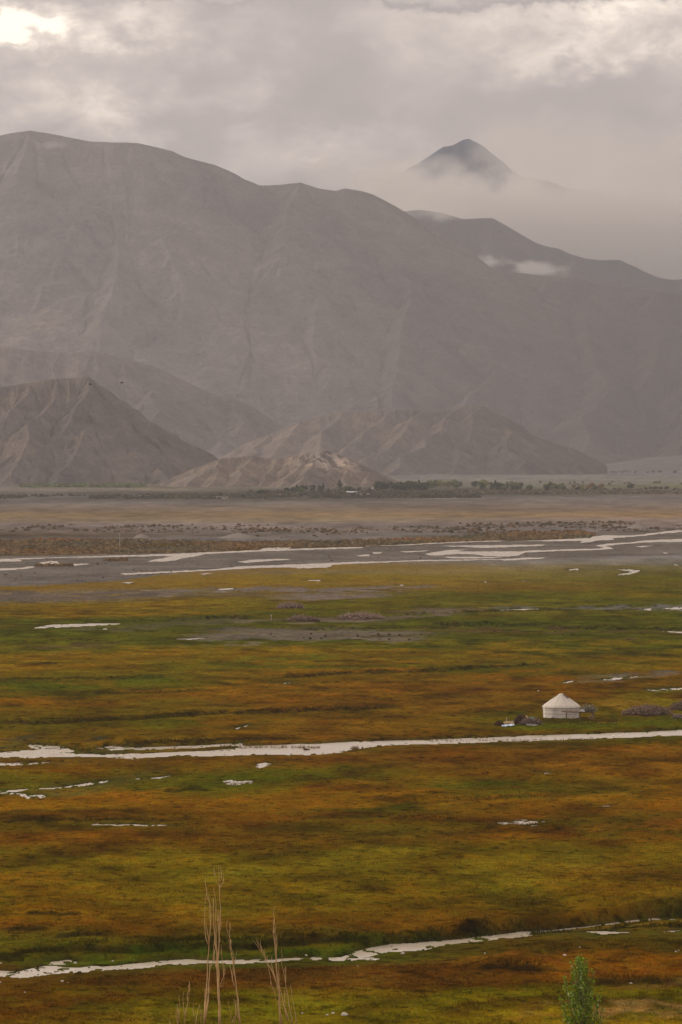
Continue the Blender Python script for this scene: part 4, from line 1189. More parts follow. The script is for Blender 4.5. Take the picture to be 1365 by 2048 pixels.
def brush_heap(u, v, wpx, hpx, dep, n, L, w, label, cat='brushwood pile', base=(0.25, 0.185, 0.13), up=.25, name='brushwood_pile', core=(0.06, 0.045, 0.035), z0=None):
    p = spot_at(u, v); kx = p.y / FPX
    p = Vector((p.x, p.y + dep * .6, gz(p.x, p.y) if z0 is None else z0))
    o = tag(empty(name, p), label, cat)
    mb = MB(); mb.blob((0, 0, -0.05), (wpx * kx / 2 * .93, dep * .9, hpx * kx * .82), 16, 6, .12, True)
    me = mb.mesh('heap_core', True)
    ca = me.color_attributes.new('col', 'FLOAT_COLOR', 'POINT')
    ca.data.foreach_set('color', np.tile(np.array([*core, 1.0], dtype=np.float32), len(me.vertices)))
    part('heap', me, M_twig, o)
    s = part('sticks', sticks(n, L, wpx * kx / 2, dep, hpx * kx, w, up, base), M_twig, o); s['kind'] = 'stuff'
    return o


brush_heap(1297, 1431, 104, 19, 2.2, 900, 0.9, 0.022, 'long low heap of grey-brown brushwood on the grass right of the yurt', base=(0.23, 0.165, 0.12))
brush_heap(1366, 1421, 54, 17, 1.8, 380, 0.9, 0.022, 'brushwood heap cut by the right edge, behind and right of the long heap', base=(0.20, 0.14, 0.105))
brush_heap(1362, 1438, 34, 8, 1.0, 120, 0.8, 0.035, 'small flat heap of dark timber at the right edge below the brushwood', cat='timber heap', base=(0.22, 0.18, 0.15))
brush_heap(581, 1217, 56, 9, 3.0, 420, 1.1, 0.04, 'far bundle of upright grey sticks on green grass, above the other far heaps', base=(0.26, 0.19, 0.155), up=1.6)
brush_heap(604, 1242, 62, 10, 4.0, 380, 1.2, 0.04, 'far mound of brown and grey sticks right of the small white post', base=(0.22, 0.15, 0.11))
brush_heap(722, 1239, 96, 11, 5.0, 700, 1.3, 0.04, 'far broad heap of pale sticks on bare ground, right of the brown mound', base=(0.30, 0.22, 0.165))
brush_heap(632, 1243, 17, 4.5, 1.5, 60, 0.7, 0.04, 'small dark clump of brush at the right foot of the far brown mound', base=(0.08, 0.045, 0.03), core=(.03, .02, .015))
# load on the rack
lo = empty('brushwood_load', rack_p + Vector(((1177 - 1160) * k, 0.6, 1.12)))
tag(lo, 'loaf-shaped load of grey-green brushwood lying on the rail right of the yurt', 'brushwood load')
mb = MB(); mb.blob((0, 0, 0), (1.15, .8, .72), 12, 5, .14, True)
me = mb.mesh('heap', True); ca = me.color_attributes.new('col', 'FLOAT_COLOR', 'POINT')
ca.data.foreach_set('color', np.tile(np.array([.10, .095, .07, 1.0], dtype=np.float32), len(me.vertices)))
part('heap', me, M_twig, lo)
s_ = part('sticks', sticks(260, 0.9, 1.2, .8, .8, 0.02, .1, (0.22, 0.20, 0.14)), M_twig, lo); s_['kind'] = 'stuff'
mb = MB(); mb.blob((0, 0, 0), (.42, .3, .36), 8, 4, .25, True)
tag(link('grey_cloth', mb.mesh('grey_cloth', True), M_greycloth, loc=rack_p + Vector(((1165 - 1160) * k, -0.28, 1.10))), 'crumpled pale grey cloth on the left end of the brushwood load', 'cloth')

# debris left of the yurt
def heap_obj(name, u, v, wpx, hpx, dep, m_, label, cat, jit=.12):
    p = spot_at(u, v); kx = p.y / FPX
    mb = MB(); mb.blob((0, dep * .5, -0.08), (wpx * kx / 2, dep, hpx * kx + .08), 14, 6, jit, True)
    return tag(link(name, mb.mesh(name, True), m_, loc=p), label, cat)
heap_obj('peat_mound', 999, 1451.5, 23, 8.5, .9, M_dung, 'smooth dark brown mound of peat at the left end of the clutter beside the yurt', 'peat mound', .04)
brush_heap(1043, 1447, 28, 16, 1.1, 260, 0.8, 0.024, 'tall dark brown heap of brush in the middle of the clutter left of the yurt', base=(0.11, 0.06, 0.045), core=(.03, .018, .014), name='brush_heap')
brush_heap(1062, 1450, 44, 10, .9, 260, 1.0, 0.03, 'low tangle of grey timber and roots under the teal bundle', cat='timber heap', base=(0.20, 0.155, 0.13), core=(.035, .03, .028), name='timber_heap')
p = spot_at(1064, 1443); mb = MB(); mb.blob((0, .2, .42), (.40, .4, .30), 9, 5, .2)
tag(link('tarpaulin_bundle', mb.mesh('tarpaulin_bundle', True), M_teal, loc=p), 'small teal tarpaulin bundle on top of the timber left of the yurt', 'bundle')
p = spot_at(1054, 1441); mb = MB(); mb.blob((0, .2, .42), (.20, .2, .32), 7, 5, .2)
tag(link('sack', mb.mesh('sack', True), M_tan, loc=p), 'small upright tan sack between the brown brush heap and the teal bundle', 'sack')
p = spot_at(1017, 1453); mb = MB()
nx, ny = 9, 4; b0 = len(mb.v)
for j in range(ny + 1):
    for i in range(nx + 1):
        mb.v.append(((i / nx - .5) * 1.85, j / ny * 1.5, .06 + .16 * (i / nx) + .06 * math.sin(i * 1.7 + j * 2.3) + .10 * j / ny))
for j in range(ny):
    for i in range(nx): mb.f.append((j * (nx + 1) + i, j * (nx + 1) + i + 1, (j + 1) * (nx + 1) + i + 1, (j + 1) * (nx + 1) + i))
n0 = len(mb.v)
for (x, y, z) in list(mb.v): mb.v.append((x, y, z - .05))
mb.f += [tuple(reversed([n0 + i for i in f])) for f in list(mb.f)]
tag(link('plastic_sheet', mb.mesh('plastic_sheet', True), M_tarp, loc=p), 'pale blue plastic sheet lying on the grass beside the dark peat mound', 'sheet')
p = spot_at(1018, 1449)
plk = tag(empty('plank_stack', p + Vector((0, .6, 0))), 'tan planks lying behind the pale blue sheet', 'planks')
for j in range(4):
    mb = MB(); mb.box((0.02 * j, .22 * j, .14 + .06 * j + .02 * (j % 2)), (1.6 - .1 * j, .2, .06), 0.05 * (j - 1)); part('plank', mb.mesh('plank'), M_tan, plk)
p = spot_at(1014, 1447); mb = MB(); mb.tube([(0, 0, -.2), (.02, 0, .85)], [.05, .04], 6)
tag(link('white_stake', mb.mesh('white_stake'), M_wallw, loc=p + Vector((0, .5, 0))), 'short white stake standing behind the pale blue sheet', 'stake')
p = spot_at(1026, 1446); mb = MB(); mb.tube([(-.5, 0, .12), (0, .1, .2), (.5, .1, .32)], [.12, .13, .10], 7)
tag(link('grey_log', mb.mesh('grey_log'), M_greycloth, loc=p + Vector((0, .9, 0))), 'pale grey log leaning on the left side of the brown brush heap', 'log')
p = spot_at(1065, 1452); mb = MB(); mb.tube([(-.8, 0, .2), (0, -.1, .1), (.7, -.05, .16)], [.09, .1, .08], 6)
tag(link('driftwood_log', mb.mesh('driftwood_log'), M_greycloth, loc=p), 'grey driftwood log in front of the timber tangle', 'log')

# stones: u, v, size px, label
STN = [(689, 2031, 15, 'largest pale stone in the green grass at the bottom centre'), (655, 2032, 6, 'small white stone left of the largest pale stone at the bottom'),
       (667, 2027, 7, 'pale stone just above left of the largest one at the bottom'), (605, 2028, 6, 'dull stone in the grass beside the right bare tree at the bottom'),
       (1352, 1906, 5, 'left of two white stones in orange grass at the right edge'), (1358, 1905, 4, 'right of two white stones in orange grass at the right edge'),
       (613, 1903, 6, 'lone white stone in the bright green grass above the near stream'), (1077, 1384, 4, 'tiny white stone in orange grass above left of the yurt'),
       (226, 1914, 5, 'white stone under the dark bank above the near stream'), (248, 1920, 6, 'flat pale stone on the green grass right below the dark bank'),
       (101, 1919, 5, 'left of three white stones on the rim of the small pool by the near stream'), (125, 1918, 5, 'middle white stone on the rim of the small pool by the near stream'),
       (151, 1916, 8, 'right and widest white stone on the rim of the small pool by the near stream'), (2, 1920, 5, 'white stone at the left edge above the near stream'),
       (125, 1957, 7, 'pale stone in red grass just below the near stream at left'), (136, 1962, 5, 'small pale stone right below the other one in red grass at left'),
       (776, 1893, 7, 'cream stone lying in the bend of the near stream'), (806, 1898, 8, 'brown-white stone in the water of the near stream bend'),
       (827, 1882, 5, 'small stone on the far rim of the near stream'), (970, 1905, 4, 'tiny white stone in orange grass left of the green poplar'),
       (1130, 1915, 8, 'grey stone in a small hollow above the green poplar'), (1160, 1900, 4, 'tiny stone in orange grass above the poplar'),
       (1262, 2008 - 40, 7, 'grey stone on the bare strip right of the poplar'), (50, 1986, 4, 'tiny pale stone in orange grass at lower left'),
       (1, 1975 - 18, 5, 'white stone at the left edge in the red grass'), (715, 1948 - 20, 4, 'tiny white stone under the bend of the near stream')]
for (u, v, s, lb) in STN:
    p = spot_at(u, v); kx = p.y / FPX; r = s * kx / 2
    mb = MB(); mb.blob((0, 0, r * .25), (r, r * .8, r * .62), 7, 4, .18)
    tag(link('stone', mb.mesh('stone', True), M_stone, loc=p), lb, 'stone', 'pale stones scattered in the meadow')
# dark clods on the far gravel
for (u, v, s) in [(621, 1277, 6), (643, 1277, 5), (651, 1272, 6), (608, 1276, 4), (623, 1267, 5), (542, 1269, 5), (697, 1277, 4), (716, 1272, 6), (757, 1269, 6), (779, 1270, 6), (779, 1279, 5), (800, 1270, 6), (819, 1280, 5),
                  (842, 1269, 4), (989, 1262, 5), (1083, 1263, 4), (1111, 1263, 4), (1126, 1269, 4), (1144, 1270, 5), (1300, 1275, 4)]:
    p = spot_at(u, v + 1); r = s * p.y / FPX / 2
    mb = MB(); mb.blob((0, 0, r * .3), (r, r * .9, r * .85), 7, 4, .2)
    sz_ = 'larger' if s >= 6 else ('small' if s == 5 else 'tiny'); wh = 'near its left end' if u < 600 else 'left of its middle' if u < 660 else 'in its middle' if u < 740 else 'right of its middle' if u < 790 else 'at its right tip' if u < 900 else 'on mud beyond its tip' if u < 1130 else 'in grass right of it'
    tag(link('earth_clod', mb.mesh('earth_clod', True), M_dung, loc=p), f'{sz_} dark clod on the far gravel strip, {wh}', 'clod', 'dark clods on the far gravel strip')
p = spot_at(543, 1241); mb = MB(); mb.tube([(0, 0, -.2), (0, 0, 1.0)], .07, 6)
mk = tag(empty('marker_post', p), 'small white-topped marker post left of the far brown brush mound', 'post')
part('post', mb.mesh('post'), M_pole, mk); mb = MB(); mb.box((0, 0, 1.1), (.28, .2, .34)); part('cap', mb.mesh('cap'), M_wallw, mk)
# snag and reeds in the stream
p = Vector((*map(float, unproj(614, 1500, -.38)), -.38))
mb = MB(); mb.tube([(-.45, 0, .02), (-.1, 0, .12), (.45, .05, .03)], [.06, .12, .05], 6); mb.tube([(-.3, 0, .05), (-.38, 0, .38)], [.06, .03], 5); mb.blob((-.38, 0, .36), (.1, .07, .08), 6, 4)
tag(link('driftwood_snag', mb.mesh('driftwood_snag', True), M_dung, loc=p), 'small dark snag sticking out of the middle of the long stream', 'driftwood')


def blades(name, positions, hmin, hmax, w, nb, colf, seed=3):
    """tufts of thin upright blades as one mesh; positions (N,3); colf(N)->(N,3)"""
    r = np.random.default_rng(seed); N = len(positions)
    P = np.repeat(positions, nb, 0); n = len(P)
    h = np.repeat(r.uniform(hmin, hmax, N), nb) * r.uniform(.5, 1.1, n)
    a = r.uniform(0, 2 * PI, n); off = r.uniform(0, 1, n) * h * .55
    cx_ = P[:, 0] + np.cos(a) * off; cy_ = P[:, 1] + np.sin(a) * off
    lean = r.uniform(0, .55, n) * h; la = a + r.uniform(-.8, .8, n)
    wa = r.uniform(0, PI, n); ww = w * h * r.uniform(.6, 1.4, n)
    V = np.empty((n, 3, 3))
    V[:, 0] = np.stack([cx_ - np.cos(wa) * ww, cy_ - np.sin(wa) * ww, P[:, 2] - .04], -1)
    V[:, 1] = np.stack([cx_ + np.cos(wa) * ww, cy_ + np.sin(wa) * ww, P[:, 2] - .04], -1)
    V[:, 2] = np.stack([cx_ + np.cos(la) * lean, cy_ + np.sin(la) * lean, P[:, 2] + h], -1)
    c = np.repeat(np.repeat(colf, nb, 0) * r.uniform(.75, 1.3, (n, 1)), 3, 0)
    return np_mesh(name, V.reshape(-1, 3), np.arange(n * 3).reshape(-1, 3), False, np.clip(c, .002, .7))


def blade_material():
    m = bpy.data.materials.new('grass_blades'); m.use_nodes = True
    t = NT(m.node_tree); t.n.clear()
    out = t.new('ShaderNodeOutputMaterial')
    base = t.new('ShaderNodeAttribute', attribute_name='col').outputs['Color']
    d = t.new('ShaderNodeBsdfDiffuse', ins={'Color': base}); tr = t.new('ShaderNodeBsdfTranslucent', ins={'Color': base})
    mx = t.new('ShaderNodeMixShader', ins={0: 0.35, 1: d.outputs[0], 2: tr.outputs[0]})
    t.l.new(mx.outputs[0], out.inputs[0]); return m
M_blade = blade_material()


def scatter(n, v0, v1, u0=-60, u1=1425, pw=1.0):
    r = rng
    u = r.uniform(u0, u1, n); v = v0 + (v1 - v0) * r.random(n) ** pw
    x, y = unproj(u, v); z, c = ground_at(x, y)
    return u, v, x, y, z, c


# meadow grass
u, v, x, y, z, c = scatter(150000, 1200, 2110, pw=0.72)
thick = fbm(x / 3.0, y / 3.0, 3, 0.6, 41)
ok = (z > -0.22) & (thick > 0.40 + rng.random(len(z)) * .2 - .1)
pos = np.stack([x, y, z], -1)[ok]; cc = c[ok]
tone = 1 + (fbm(x[ok] / 1.3, y[ok] / 1.3, 2, .5, 44) - .5)[:, None] * 1.6
cc = cc * tone * np.where(rng.random(len(cc))[:, None] < .12, np.array([[1.6, 1.5, 1.6]]), 1.0)
me = blades('grass', pos, .09, .24, .09, 5, cc * 1.12)
tag(link('grass', me, M_blade), 'short orange and green meadow grass growing all over the plain', 'grass', kind='stuff')
uy = rng.uniform(1080, 1235, 900); vy = rng.normal(1442, 3.2, 900); vy = np.maximum(vy, 1437.5)
xx, yy = unproj(uy, vy); zz, cb = ground_at(xx, yy)
me = blades('trodden_grass', np.stack([xx, yy, zz], -1), .10, .30, .09, 6, np.where(rng.random((900, 1)) < .5, np.array([[.05, .055, .008]]), np.array([[.09, .055, .02]])), 8)
tag(link('trodden_grass', me, M_blade), 'dark ragged grass and weeds along the foot of the yurt', 'grass', kind='stuff')
# longer tussocks on the banks and dry reeds at the water
P_ = []; C2 = []
for pts, hgt, dark, green in SCARPS:
    Pp = np.array([unproj(a_, b_) for a_, b_ in pts]); n = int(abs(pts[-1][0] - pts[0][0]) * 3.2 * min(1, hgt) ** 1.6)
    tq = rng.beta(1.7, 1.7, n); xx = Pp[0, 0] + (Pp[-1, 0] - Pp[0, 0]) * tq
    kq = fbm(xx / 4, xx * 0 + hgt, 3, .6, 81) > rng.uniform(.3, .65, n); xx = xx[kq]; n = len(xx)
    yy = np.interp(xx, Pp[:, 0], Pp[:, 1]) + rng.normal(1.0, 1.0, n)
    zz, cb = ground_at(xx, yy); P_.append(np.stack([xx, yy, zz], -1)); C2.append(cb * .6 + np.array([.010, .013, .002]))
P_ = np.concatenate(P_); C2 = np.concatenate(C2)
me = blades('tussock_grass', P_, .12, .36, .10, 6, C2, 5)
tag(link('tussock_grass', me, M_blade), 'longer dark tussock grass along the banks of the streams', 'grass', kind='stuff')
ru = np.concatenate([rng.normal(711, 3, 60), rng.uniform(440, 640, 250), rng.uniform(850, 1200, 200), rng.uniform(0, 700, 160), rng.uniform(448, 505, 60), rng.uniform(995, 1100, 60)])
rv = np.concatenate([rng.normal(1492, 1.5, 60), rng.normal(1490, 1.0, 250), rng.normal(1476, 1.0, 200), rng.uniform(1519, 1524, 160), rng.uniform(1561, 1568, 60), rng.uniform(1643, 1648, 60)])
xx, yy = unproj(ru, rv); zz, cb = ground_at(xx, yy)
me = blades('reeds', np.stack([xx, yy, np.maximum(zz, -.45)], -1), .2, .55, .06, 5, np.tile([[.13, .09, .035]], (len(xx), 1)), 6)
tag(link('reeds', me, M_blade), 'sparse dry reeds standing in the shallow edges of the water', 'reeds', kind='stuff')

# low brown shrubs on the far side of the river, thousands of them
def shrub_mesh(name, pos, size, col):
    """low lumpy domes, all in one mesh"""
    n = len(pos); seg = 6; r = np.random.default_rng(9)
    rings = [(1.0, 0.0), (0.95, 0.35), (0.55, 0.85)]
    V = []
    for (rr, hh) in rings:
        for k in range(seg):
            w = 2 * PI * k / seg + hh
            j = r.uniform(.7, 1.25, n)
            V.append(np.stack([pos[:, 0] + size[:, 0] * rr * np.cos(w) * j, pos[:, 1] + size[:, 0] * rr * np.sin(w) * j, pos[:, 2] - .1 + size[:, 1] * hh * r.uniform(.75, 1.25, n)], -1))
    V.append(np.stack([pos[:, 0], pos[:, 1], pos[:, 2] + size[:, 1] * r.uniform(.8, 1.2, n)], -1))
    V = np.stack(V, 1); m_ = V.shape[1]
    q = []
    for i in range(2):
        for k in range(seg): q += [(i * seg + k, i * seg + (k + 1) % seg, (i + 1) * seg + (k + 1) % seg), (i * seg + k, (i + 1) * seg + (k + 1) % seg, (i + 1) * seg + k)]
    for k in range(seg): q.append((2 * seg + k, 2 * seg + (k + 1) % seg, 3 * seg))
    F = (np.arange(n)[:, None, None] * m_ + np.array(q)[None]).reshape(-1, 3)
    c = np.repeat(col[:, None, :] * r.uniform(.7, 1.35, (n, m_, 1)), 1, 1).reshape(-1, 3)
    return np_mesh(name, V.reshape(-1, 3), F, False, c)


M_shrub = mat('dry_shrub', (0.12, 0.09, 0.05), 0.95, 0.05, attr=True, nscale=1.5, namp=.4)
TOPB = np.array([(-100, 1081), (0, 1080), (140, 1078), (300, 1080), (500, 1085), (640, 1082), (800, 1079), (900, 1073), (1040, 1066), (1160, 1061), (1190, 1068)], float)
n = 16000
u = rng.uniform(-80, 1190, n); lo_ = np.interp(u, TOPB[:, 0], TOPB[:, 1]); hi_ = np.interp(u, BANK2[:, 0], BANK2[:, 1]) - 1
v = lo_ + (hi_ - lo_) * rng.random(n)
x, y = unproj(u, v); dn = fbm(x / 20, y / 60, 3, .6, 51)
ok = dn > rng.uniform(.22, .5, n); x, y, u, v = x[ok], y[ok], u[ok], v[ok]
n2 = 5200
u2 = rng.uniform(-80, 1440, n2); v2 = 1050 + 28 * rng.random(n2) ** 1.2 - np.clip(u2 - 700, 0, 700) * .012
x2, y2 = unproj(u2, v2); dn = fbm(x2 / 40, y2 / 130, 3, .6, 53); ok = (dn > rng.uniform(.44, .62, n2)); x2, y2 = x2[ok], y2[ok]
ns = len(x)
X_ = np.concatenate([x, x2]); Y_ = np.concatenate([y, y2]); z, _ = ground_at(X_, Y_)
big = rng.random(len(X_)) ** 3
sz = np.stack([.45 + .9 * big, .3 + .8 * big], -1)
hue_ = fbm(X_ / 30, Y_ / 60, 3, .6, 57)[:, None]
cs = np.array([[.135, .092, .045]]) * (.6 + .9 * rng.random((len(X_), 1))) * (1 + (hue_ - .5) * np.array([[1.0, .2, -.4]]))
cs[ns:] *= .72
tag(link('shrubs', shrub_mesh('shrubs', np.stack([X_, Y_, z], -1), sz, cs), M_shrub), 'thousands of low brown shrubs beyond the braided river', 'shrubs', kind='stuff')
# pebbles and drift debris on the gravel bed
n = 1500
u = rng.uniform(-60, 1425, n); v = rng.uniform(1085, 1172, n); x, y = unproj(u, v)
ev = np.interp(u, EDGE[:, 0], EDGE[:, 1]); bv = np.interp(u, BANK2[:, 0], BANK2[:, 1])
ok = (v < ev - 2) & (v > bv + 2) & (fbm(x / 25, y / 60, 3, .6, 61) > .5); x, y = x[ok], y[ok]; z, _ = ground_at(x, y)
sz = np.stack([.25 + .7 * rng.random(len(x)) ** 3, .12 + .35 * rng.random(len(x)) ** 2], -1)
cs = np.array([[.09, .065, .05]]) * (.5 + rng.random((len(x), 1)))
tag(link('river_debris', shrub_mesh('river_debris', np.stack([x, y, z], -1), sz, cs), M_shrub), 'small dark stones and drift plants strewn over the gravel river bed', 'debris', kind='stuff')
for (u, v, w, h, lb) in ((234, 1121, 42, 7, 'brown islet of low bushes in the gravel left of the pale river bend'), (110, 1132, 70, 5, 'long flat brown islet of plants between the two left river arms')):
    n = 120; uu = u + rng.uniform(-.5, .5, n) * w; vv = v + rng.uniform(-.3, .3, n) * h * .6; x, y = unproj(uu, vv); z, _ = ground_at(x, y)
    sz = np.stack([.5 + .6 * rng.random(n), .35 + .6 * rng.random(n)], -1)
    cs = np.array([[.13, .08, .035]]) * (.6 + .8 * rng.random((n, 1)))
    tag(link('bush_islet', shrub_mesh('bush_islet', np.stack([x, y, z], -1), sz, cs), M_shrub), lb, 'bushes', kind='stuff')

# gravel heaps and poles by the far track
def gheap(u, v, wpx, hpx, dep, lb):
    p = spot_at(u, v); kx = p.y / FPX
    mb = MB(); n = 22; rows = []
    for j in range(7):
        r = 1 - j / 6; row = []
        for i in range(n):
            w = 2 * PI * i / n; q = 1 + .12 * math.sin(3 * w + j) + random.uniform(-.05, .05)
            row.append(len(mb.v)); mb.v.append((wpx * kx / 2 * r * math.cos(w) * q, dep * r * math.sin(w) * q, hpx * kx * (1 - r) ** .8 * (1 + random.uniform(-.06, .06)) - .1))
        rows.append(row)
    for j in range(6):
        for i in range(n): mb.f.append((rows[j][i], rows[j][(i + 1) % n], rows[j + 1][(i + 1) % n], rows[j + 1][i]))
    tag(link('gravel_heap', mb.mesh('gravel_heap', True), M_gravel, loc=p), lb, 'gravel heap', 'gravel heaps along the far track')
gheap(283, 1076, 36, 9, 6, 'small grey gravel heap beside the far track, left of the long one')
gheap(478, 1076, 84, 11, 9, 'long grey gravel heap beside the far track')
gheap(1275, 1056, 46, 9, 9, 'grey gravel heap at the right, above the bare river bank')
for (u, v, hpx, lb) in ((240, 1097, 30, 'taller thin grey pole in the brown shrubs beyond the river, at left'), (502, 1090, 14, 'short thin grey pole in the brown shrubs, right of the tall one')):
    p = spot_at(u, v); h = hpx * p.y / FPX
    o = tag(empty('utility_pole', p), lb, 'pole', 'poles in the shrub belt')
    mb = MB(); mb.tube([(0, 0, -.3), (0, 0, h)], [.16, .1], 7); part('pole', mb.mesh('pole'), M_pole, o)
    mb = MB(); mb.box((0, 0, h * .92), (1.5, .12, .14)); part('crossarm', mb.mesh('crossarm'), M_pole, o)

# ------------------------------------------------------------------ village at the foot of the hills
def leafy_crown(rx, rz, zc, seed, n_blob=7, n_leaf=150, leaf=.45, pointed=False):
    random.seed(seed); mb = MB()
    for i in range(n_blob):
        a = random.uniform(0, 2 * PI); e = random.uniform(-.8, .9); q = random.uniform(.2, .62)
        sx = 1 - max(0, e) * .6 if pointed else 1
        mb.blob((rx * q * math.cos(a) * sx, rx * q * math.sin(a) * sx, zc + rz * e * .62), (rx * random.uniform(.3, .5) * sx, rx * random.uniform(.3, .5) * sx, rz * random.uniform(.26, .42)), 6, 4, .22)
    for i in range(n_leaf):
        d = Vector((random.gauss(0, 1), random.gauss(0, 1), random.gauss(0, 1))).normalized()
        s = random.uniform(.75, 1.08); sx = 1 - max(0, d.z) * .6 if pointed else 1
        c = Vector((d.x * rx * s * sx * .85, d.y * rx * s * sx * .85, zc + d.z * rz * s))
        a = Vector((random.gauss(0, 1), random.gauss(0, 1), random.gauss(0, 1))).normalized() * leaf; b_ = a.cross(d).normalized() * leaf * .8
        mb.add([c + a, c + b_, c - a, c - b_], [(0, 1, 2, 3)])
    return mb.mesh('crown')


LEAFM = {'dark': mat('dark_foliage', (0.035, 0.05, 0.022), .9, .1, nscale=.5, namp=.45), 'green': mat('green_foliage', (0.085, 0.115, 0.035), .9, .1, nscale=.5, namp=.4),
         'yellow': mat('yellow_green_foliage', (0.17, 0.18, 0.055), .9, .1, nscale=.5, namp=.35), 'rust': mat('rusty_foliage', (0.19, 0.115, 0.045), .9, .1, nscale=.5, namp=.35)}
PROTO = {}
for ki, kind in enumerate(LEAFM):
    for j in range(3):
        pointed = j == 2
        cr = leafy_crown(1.0 if not pointed else .55, .95, 1.15 if not pointed else 1.3, 100 + ki * 7 + j, 7, 110, .13, pointed)
        cr.materials.append(LEAFM[kind])
        mb = MB(); mb.tube([(0, 0, -.1), (.02, 0, .5), (0, .02, 1.1)], [.07, .055, .03], 5)
        mb.tube([(0, 0, .45), (.25, .1, .95)], [.035, .015], 4); mb.tube([(0, 0, .5), (-.22, -.1, 1.0)], [.035, .015], 4)
        tr = mb.mesh('trunk'); tr.materials.append(M_bark2); PROTO[kind, j] = (cr, tr)
random.seed(21)
TREES = []
WORDS = {'dark': 'dark green', 'green': 'mid green', 'yellow': 'pale yellow-green', 'rust': 'rusty orange-brown'}


def far_tree(u, v, hpx, kind, where, j=None, wide=1.0, lbl=None):
    j = random.choice((0, 0, 1, 1, 2)) if j is None else j
    x, y = map(float, unproj(u, v)); p = Vector((x, y, gz(x, y))); s = hpx * y / FPX / 2.1
    cr, tr = PROTO[kind, j]
    o = empty('tree', p, random.uniform(0, 6.28)); o.scale = (s * wide * 1.15, s * wide * 1.15, s)
    TREES.append((o, kind, where, u, v, hpx, lbl))
    part('crown', cr, None, o); part('trunk', tr, None, o)


for (u, v, h) in ((680, 984, 21), (333 + 170, 986, 8)):
    pass
far_tree(679.5, 985, 23, 'dark', '', 2, 1.0, 'slim dark pointed tree sticking up above the village trees under the small sunlit hill')
far_tree(647, 986, 18, 'dark', '', 2, .8, 'slim dark tree left of the tallest pointed one in the village')
far_tree(521, 992, 14, 'dark', '', 0, 1.1, 'round dark bush-like tree at the left end of the village')
far_tree(534, 992, 10, 'dark', '', 1, 1.1, 'small dark tree just right of the round one at the left end of the village')
for i in range(30):
    far_tree(random.uniform(560, 760), random.uniform(981, 989), random.uniform(8, 14), random.choice(('dark', 'dark', 'green')), 'the village row', wide=1.1)
for i in range(22):
    far_tree(random.uniform(752, 852), random.uniform(980, 986), random.uniform(15, 21), 'dark', 'the dense dark clump', wide=1.1)
for i in range(26):
    far_tree(random.uniform(838, 975), random.uniform(973, 978), random.uniform(10, 16), random.choice(('green', 'yellow', 'green', 'dark')), 'the light row', wide=1.1)
for i in range(24):
    far_tree(random.uniform(960, 1110), random.uniform(978, 984), random.uniform(10, 18), random.choice(('dark', 'dark', 'dark', 'green')), 'the big-tree row', wide=1.15)
for i in range(24):
    far_tree(random.uniform(1088, 1205), random.uniform(976, 983), random.uniform(8, 14), random.choice(('rust', 'green', 'rust', 'yellow', 'dark')), 'the autumn-coloured row', wide=1.2)
for i in range(26):
    far_tree(random.uniform(860, 1365), random.uniform(966, 971), random.uniform(4, 8), random.choice(('yellow', 'green')), 'the back of the fields', wide=1.4)
far_tree(1262, 979, 12, 'dark', '', 0, 1.5, 'broad dark tree standing alone in the pale fields at the right')
for (u, h) in ((1229, 5), (1238, 5), (1292, 6), (1302, 7), (1312, 8), (1322, 7), (1334, 8), (1350, 5), (1210, 5)):
    far_tree(u, 980, h, 'dark', 'the right field edge', 0, 1.4)
for i in range(26):
    far_tree(random.uniform(1215, 1420), random.uniform(944, 947), random.uniform(3, 6), 'green', 'the faraway thin tree line', 0, 1.4)


for wh in sorted({t_[2] for t_ in TREES}):
    L = [t_ for t_ in TREES if t_[2] == wh]; us = sorted(t_[3] for t_ in L); hs = sorted(t_[5] for t_ in L); vs_ = sorted(t_[4] for t_ in L)
    for (o, kind, _, u, v, h, lbl) in L:
        if lbl: tag(o, lbl, 'tree'); continue
        n_ = len(L); k_ = min(4, int(5 * us.index(u) / n_))
        pos_ = ('at the left end of', 'left of the middle of', 'in the middle of', 'right of the middle of', 'at the right end of')[k_]
        siz = 'short' if hs.index(h) < n_ / 3 else ('tall' if hs.index(h) >= 2 * n_ / 3 else 'medium'); fr = 'front' if vs_.index(v) >= n_ / 2 else 'back'
        tag(o, f'{siz} {WORDS[kind]} {fr} tree {pos_} {wh}', 'tree', f'trees of {wh}')


def far_shrubs(name, u0, u1, v0, v1, n, col, label, h0=1.0, h1=2.2, dens=None):
    u = rng.uniform(u0, u1, n); v = rng.uniform(v0, v1, n); x, y = unproj(u, v)
    if dens is not None:
        k_ = fbm(x / 60, y / 300, 3, .6, dens) > rng.uniform(.3, .55, n); x, y = x[k_], y[k_]
    z, _ = ground_at(x, y); m_ = len(x)
    sz = np.stack([rng.uniform(1.2, 3.5, m_), rng.uniform(h0, h1, m_)], -1)
    tag(link(name, shrub_mesh(name, np.stack([x, y, z], -1), sz, np.array([col]) * (.55 + .9 * rng.random((m_, 1)))), M_shrub), label, 'shrubs', kind='stuff')


far_shrubs('hedge', 45, 290, 971, 975, 700, (.10, .12, .05), 'low green thicket along the foot of the left hill', 1.5, 3.5)
far_shrubs('scrub', -80, 560, 991, 998, 1500, (.065, .062, .038), 'dark scrub in front of the left hill', 1.0, 2.6, 71)
far_shrubs('scrub', 500, 960, 984, 996, 2200, (.06, .058, .036), 'dark scrub and hedges at the front edge of the village', 1.0, 3.0, 73)
far_shrubs('scrub', 900, 1400, 980, 988, 900, (.10, .085, .055), 'dull brown scrub at the front edge of the right fields', .8, 2.2, 75)


